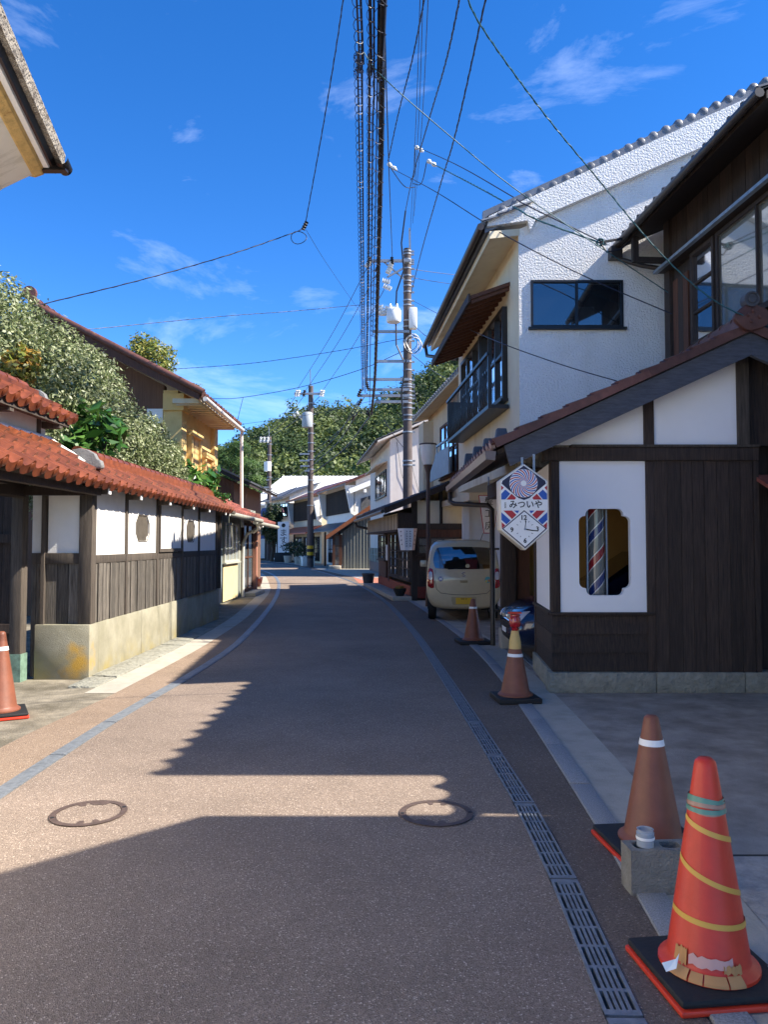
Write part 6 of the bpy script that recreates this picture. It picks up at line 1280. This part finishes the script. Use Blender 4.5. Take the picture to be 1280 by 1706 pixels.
wire('near bright wire slanting down from the top edge to the shop ridge', [(772, -30, 5), (800, 40, 5.4), (900, 180, 6.2), (990, 290, 6.7), (1100, 420, 7.1), (1190, 500, 7.3), (1285, 545, 7.5)], .006, m_wiret, twist=.16)
wire('slack wire falling across the white wall towards the shop roof', [(690, 502, 27.8), (760, 538, 16), (820, 565, 11.6), (868, 584, 10.9), (950, 612, 10.3), (1036, 637, 9.6)], .007)
wire('short drop wire from the pole to the far eave corner', [(690, 542, 27.8), (705, 556, 24), (717, 563, 18)], .01)
wire('twin thin wire passing behind the eave at mid height', [(684, 448, 28.5), (760, 458, 30)], .01); wire('lower twin thin wire passing behind the eave', [(684, 462, 28.5), (760, 474, 30)], .01)
wire('wire sagging from the pole towards the hill on the right', [(688, 592, 27.8), (722, 618, 32), (760, 640, 36)], .012)
wire('long wire dropping from the top edge to the insulator over the road', [(576, -30, 10), (560, 80, 11.5), (535, 230, 13.5), (509, 372, 15.5)], .009, twist=.4)
wire('wire running left from the hanging insulator to the shrubs', [(509, 380, 15.5), (480, 391, 15.3), (380, 425, 14.5), (240, 465, 13.5), (98, 500, 12.8), (30, 516, 12.4)], .009, twist=.4)
wire('faint thin wire from the hanging insulator to the pole', [(510, 383, 15.5), (545, 440, 19), (600, 520, 27)], .005)
iq = thing('line_insulator', 'small dark insulator with a loop hanging over the road', 'insulator', at(509, 376, 15.5))
m = MB(); P_ = at(505, 382, 15.5); Q_ = at(511, 370, 15.5); m.tube([P_.lerp(Q_, k/6) for k in range(7)], [.03 if k % 2 else .05 for k in range(7)], 8); m.build('body', m_wire, iq, True, smooth=60)
m = MB(); c_ = at(498, 396, 15.5); m.tube([c_ + Vector((.16*math.cos(a), .03*math.sin(a*2), .13*math.sin(a))) for a in [2*PI*k/18 for k in range(19)]], .008, 5); m.build('loop', m_wire, iq, True)
for k, (a, b2, lb) in enumerate((((692, 244), (706, 253), 'upper'), ((712, 267), (728, 277), 'middle'), ((646, 272), (662, 284), 'left'))):
    Yk = (19.5, 18.4, 19.5)[k]; A_, B_ = at(*a, Yk), at(*b2, Yk); t = thing('line_insulator', '%s white insulator where a service wire leaves the lines above the pole' % lb, 'insulator', A_, group='insulators on the service wires')
    m = MB(); m.tube([A_.lerp(B_, q/8) for q in range(9)], [.03, .055, .055, .03, .03, .055, .055, .03, .02], 8); m.build('body', m_insul, t, True, smooth=60)
    m = MB(); C_ = at(684 + 4*k, 300 + 6*k, Yk + 3); m.tube(crom([A_, A_.lerp(C_, .5) + Vector((.05, 0, -.28)), C_], 8), .012, 5); m.build('jumper', m_wire, t, True)
wire('upper of two wires crossing the sky towards the storehouse roof', [(600, 508, 28), (480, 519, 26), (370, 527, 24), (165, 547, 21), (110, 551, 20)], .009, twist=.5)
wire('wire crossing the sky just above the garden tree', [(672, 564, 28), (560, 585, 28), (420, 605, 28), (288, 615, 29), (262, 616, 29.3)], .009, twist=.5)
wire('long wire from the second pole sweeping down to the left roof', [(672, 585, 28), (600, 616, 29), (500, 645, 31), (405, 662, 33), (365, 664, 34), (310, 662, 35)], .012)
wire('short stay wire below the sweeping wire', [(405, 662, 33), (398, 690, 30), (393, 714, 20)], .012); wire('faint lower wire ending at the storehouse pipe', [(620, 668, 28.5), (520, 690, 33), (395, 708, 36)], .008)
for k, (a, b2) in enumerate((((493, 652), (612, 446)), ((506, 655), (628, 456)), ((537, 652), (647, 470)))): wire('%s power line between the first and second poles' % ('left', 'middle', 'right')[k], [(*a, 47.8), (a[0]*.5 + b2[0]*.5 - 3, a[1]*.5 + b2[1]*.5 + 14, 37), (*b2, 27.8)], .014)
for k, (a, b2) in enumerate((((434, 730), (494, 658)), ((440, 730), (506, 660)), ((446, 730), (535, 658)))): wire('%s power line between the second and third poles' % ('left', 'middle', 'right')[k], [(*a, 65.8), (a[0]*.5 + b2[0]*.5, a[1]*.5 + b2[1]*.5 + 8, 56), (*b2, 47.8)], .018)
for k, (a, b2) in enumerate((((518, 757), (612, 655)), ((519, 768), (597, 668)), ((519, 777), (598, 684)), ((519, 790), (616, 694)))): wire('%s communication line from the cross arms to the second pole' % ('highest', 'second', 'third', 'lowest')[k], [(*a, 47.8), (a[0]*.45 + b2[0]*.55, a[1]*.45 + b2[1]*.55 + 12, 37), (*b2, 27.8)], .016 + .004*k)
for k, (a, b2) in enumerate((((449, 800), (516, 768)), ((449, 815), (516, 778)), ((449, 835), (517, 788)))): wire('%s communication line from the second to the third pole' % ('top', 'middle', 'bottom')[k], [(*a, 65.8), (a[0]*.5 + b2[0]*.5, a[1]*.5 + b2[1]*.5 + 8, 56), (*b2, 47.8)], .02)
wire('thin cable dropping from the lamp side of the pole to the tan house', [(688, 640, 27.8), (700, 690, 26), (722, 720, 24), (765, 760, 20)], .01); wire('stay wire from the pole down to the pale far house', [(640, 700, 29), (660, 730, 30), (672, 745, 31)], .014)

m = MB(); A_, B_ = at(1000, 404, 10.85), at(1060, 394, 10.9); m.bar(A_, B_, .03, .03); m.tube([A_, A_ + Vector((.1, 0, -.14)), A_ + Vector((.3, 0, -.1)), B_], .012, 5); m.build('wire_bracket', m_wire, br_, True)
m = MB(); m.tube([A_ + Vector((.05*math.cos(q*1.1), .04*math.sin(q*.9), .05*math.sin(q*1.1))) for q in range(24)], .008, 5); m.build('wire_binding', m_wiret, br_, True)
# ------------------------------------------------------------------ wooded hill and trees
def crestZ(px):
    T = [(-400, 860), (100, 850), (250, 825), (340, 795), (380, 778), (400, 765), (440, 742), (480, 716), (520, 703), (550, 695), (580, 699), (610, 702), (640, 692), (680, 660), (720, 630), (760, 604), (800, 585), (900, 570), (1100, 600), (1500, 700), (1900, 800)]
    for (a, ya), (b2, yb) in zip(T, T[1:]):
        if px <= b2: return ya + (yb - ya)*(px - a)/(b2 - a)
    return 850
def hill(X, Y):
    px = 640 + X/240*F; H = (905 - crestZ(px))/F*240 + 1.5 - 3.0; t = min(1, max(0, (Y - 105)/135)); t = t*t*(3 - 2*t)
    k = 1 if Y <= 245 else max(0, 1 - (Y - 245)/160); return max(0, H)*t*k - .5
m = MB(); nx, ny = 70, 36; vs = [(-200 + 420*i/nx, 100 + 300*j/ny, hill(-200 + 420*i/nx, 100 + 300*j/ny)) for j in range(ny + 1) for i in range(nx + 1)]
m.add(vs, [(j*(nx+1)+i, j*(nx+1)+i+1, (j+1)*(nx+1)+i+1, (j+1)*(nx+1)+i) for j in range(ny) for i in range(nx)]); struct(m.build('hill', M('forest_floor', '#2e3320', .95, .3, .3), smooth=80))
R = np.random.default_rng(5); blobs = []; 
while len(blobs) < 800:
    Y = R.uniform(112, 248); px = R.uniform(330, 860); X = (px - 640)/F*Y; r = R.uniform(2.8, 6.2); blobs.append(((X, Y, hill(X, Y) + r*.55), (r, r, r*.8)))
V, Fc, T = [], [], []; no = 0
for k, b in enumerate(blobs):
    sub = [(b[0], tuple(x*.8 for x in b[1]))] + [((b[0][0] + R.normal()*b[1][0]*.5, b[0][1] - abs(R.normal())*b[1][1]*.4, b[0][2] + R.normal()*b[1][2]*.35), tuple(x*R.uniform(.35, .6) for x in b[1])) for _ in range(4)]
    v, f = leafcloud(sub, 380, R.uniform(.6, .85), 1000 + k, .3, .92, .75, .2); V.append(v); Fc.append(f + no); no += len(v); T.append(np.full(len(v), R.random()))
    
m_wood = leafmat('hill_leaf', '#1f2c16', '#465a2a', '#7a8444', .6)
N_, L_ = m_wood.node_tree.nodes, m_wood.node_tree.links
at_ = N_.new('ShaderNodeAttribute'); at_.attribute_name = 'tone'; gi = next(n for n in N_ if n.type == 'NEW_GEOMETRY'); cr_ = next(n for n in N_ if n.type == 'VALTORGB')
ma = N_.new('ShaderNodeMath'); ma.operation = 'MULTIPLY_ADD'; ma.inputs[1].default_value = .16; mb = N_.new('ShaderNodeMath'); mb.operation = 'MULTIPLY'; mb.inputs[1].default_value = .84
L_.new(at_.outputs['Fac'], mb.inputs[0]); L_.new(gi.outputs['Random Per Island'], ma.inputs[0]); L_.new(mb.outputs[0], ma.inputs[2]); L_.new(ma.outputs[0], cr_.inputs[0])
me = npmesh('wood', np.concatenate(V), np.concatenate(Fc), m_wood); a_ = me.attributes.new('tone', 'FLOAT', 'POINT'); a_.data.foreach_set('value', np.concatenate(T).astype(np.float32))
tag(link('hillside_wood', me), 'dense green wood covering the hill behind the street', 'wood', kind='stuff')

def tree(name, label, base, blobs_, n, size, mat, seed, tr=.14, aspect=.55, up=.35, shell=.7, limbs=5):
    t = thing(name, label, 'tree', base); v, f = leafcloud(blobs_, n, size, seed, up, shell, aspect); link('crown', npmesh('crown', v, f, mat), t, True)
    m = MB(); q = random.Random(seed); top = max(b[0][2] for b in blobs_); c_ = Vector(base); h = Vector((blobs_[0][0][0], blobs_[0][0][1], blobs_[0][0][2]))
    m.tube([c_ - Vector((0, 0, .05)), c_.lerp(h, .35) + Vector((.1, 0, 0)), c_.lerp(h, .7), h], [tr*1.2, tr, tr*.75, tr*.4], 8)
    for b in blobs_[1:1 + limbs]: s = c_.lerp(h, q.uniform(.5, .85)); e = Vector(b[0]); m.tube([s, s.lerp(e, .5) + Vector((0, 0, .15)), e], [tr*.5, tr*.35, tr*.12], 6)
    m.build('trunk', m_bark, t, True, smooth=60)
m_gold = leafmat('olive_leaf', '#55652c', '#7f8a3c', '#a89b4c'); m_pine = leafmat('pine_needle', '#2c4722', '#4a6a30', '#6c8540', .6); m_dark = leafmat('dark_evergreen_leaf', '#16240f', '#2a3d1c', '#46582e')
tree('garden_tree', 'olive-green tree showing above the storehouse roof', (-9.1, 30, 0), lumps((-9.2, 30, 8.4), (1.1, 1.1, 1.25), 12, 31, .4) + lumps((-7.75, 30.5, 7.2), (.45, .5, .7), 5, 32, .5), 6500, .13, m_gold, 31)
tree('pine_tree', 'pine with tufted needles beyond the storehouse', (-8.9, 45, 0), [((-9.0, 45, 6.4), (1.0, 1, .5)), ((-8.0, 44.5, 6.0), (.9, .9, .4)), ((-9.6, 45, 5.3), (1.0, 1, .5)), ((-7.6, 45, 5.2), (.7, .8, .35)), ((-8.6, 45, 7.1), (.8, .8, .45)), ((-10.2, 45, 6.9), (.9, .9, .5))], 6500, .42, m_pine, 33, aspect=.09, up=.9, shell=.5)
tree('street_evergreen', 'dark evergreen in shade beside the far shop sign', (-9.3, 63.5, 0), lumps((-9.2, 63.5, 2.9), (1.0, 1.0, 2.2), 10, 35, .45), 5500, .17, m_dark, 35)
def pottedplant(label, x, y, s, seed):
    t = thing('potted_plant', label, 'potted plant', (x, y, 0), group='potted plants outside the far houses')
    m = MB(); m.lathe([(0, 0), (.16*s, 0), (.22*s, .34*s), (.2*s, .34*s), (.17*s, .3*s), (0, .3*s)], 14, (x, y, 0)); m.build('pot', m_conc, t, True, smooth=40)
    v, f = leafcloud(lumps((x, y, .75*s), (.35*s, .35*s, .42*s), 6, seed, .45), 500, .09*s, seed); link('foliage', npmesh('foliage', v, f, m_dark), t, True)
pottedplant('leafy potted plant near the foot of the second pole', -5.5, 52, 1.3, 41); pottedplant('bushy potted plant outside the orange-eave house', -6.2, 55.5, 1.5, 42); pottedplant('potted plant in the shade by the far shop', -7.3, 58.5, 1.6, 43)
for k, (x, y) in enumerate(((-5.0, 50.5), (-5.35, 53.3))):
    cr2 = thing('plastic_crate', ('pale crate beside the second pole', 'pale crate between the potted plants')[k], 'crate', (x, y, 0), .3, 'crates outside the far houses')
    B('tub', m_wpipe, cr2, (-.4, .4, -.3, .3, 0, .55), bevel=.03); B('lid', m_wpipe, cr2, (-.43, .43, -.33, .33, .552, .62), bevel=.02)
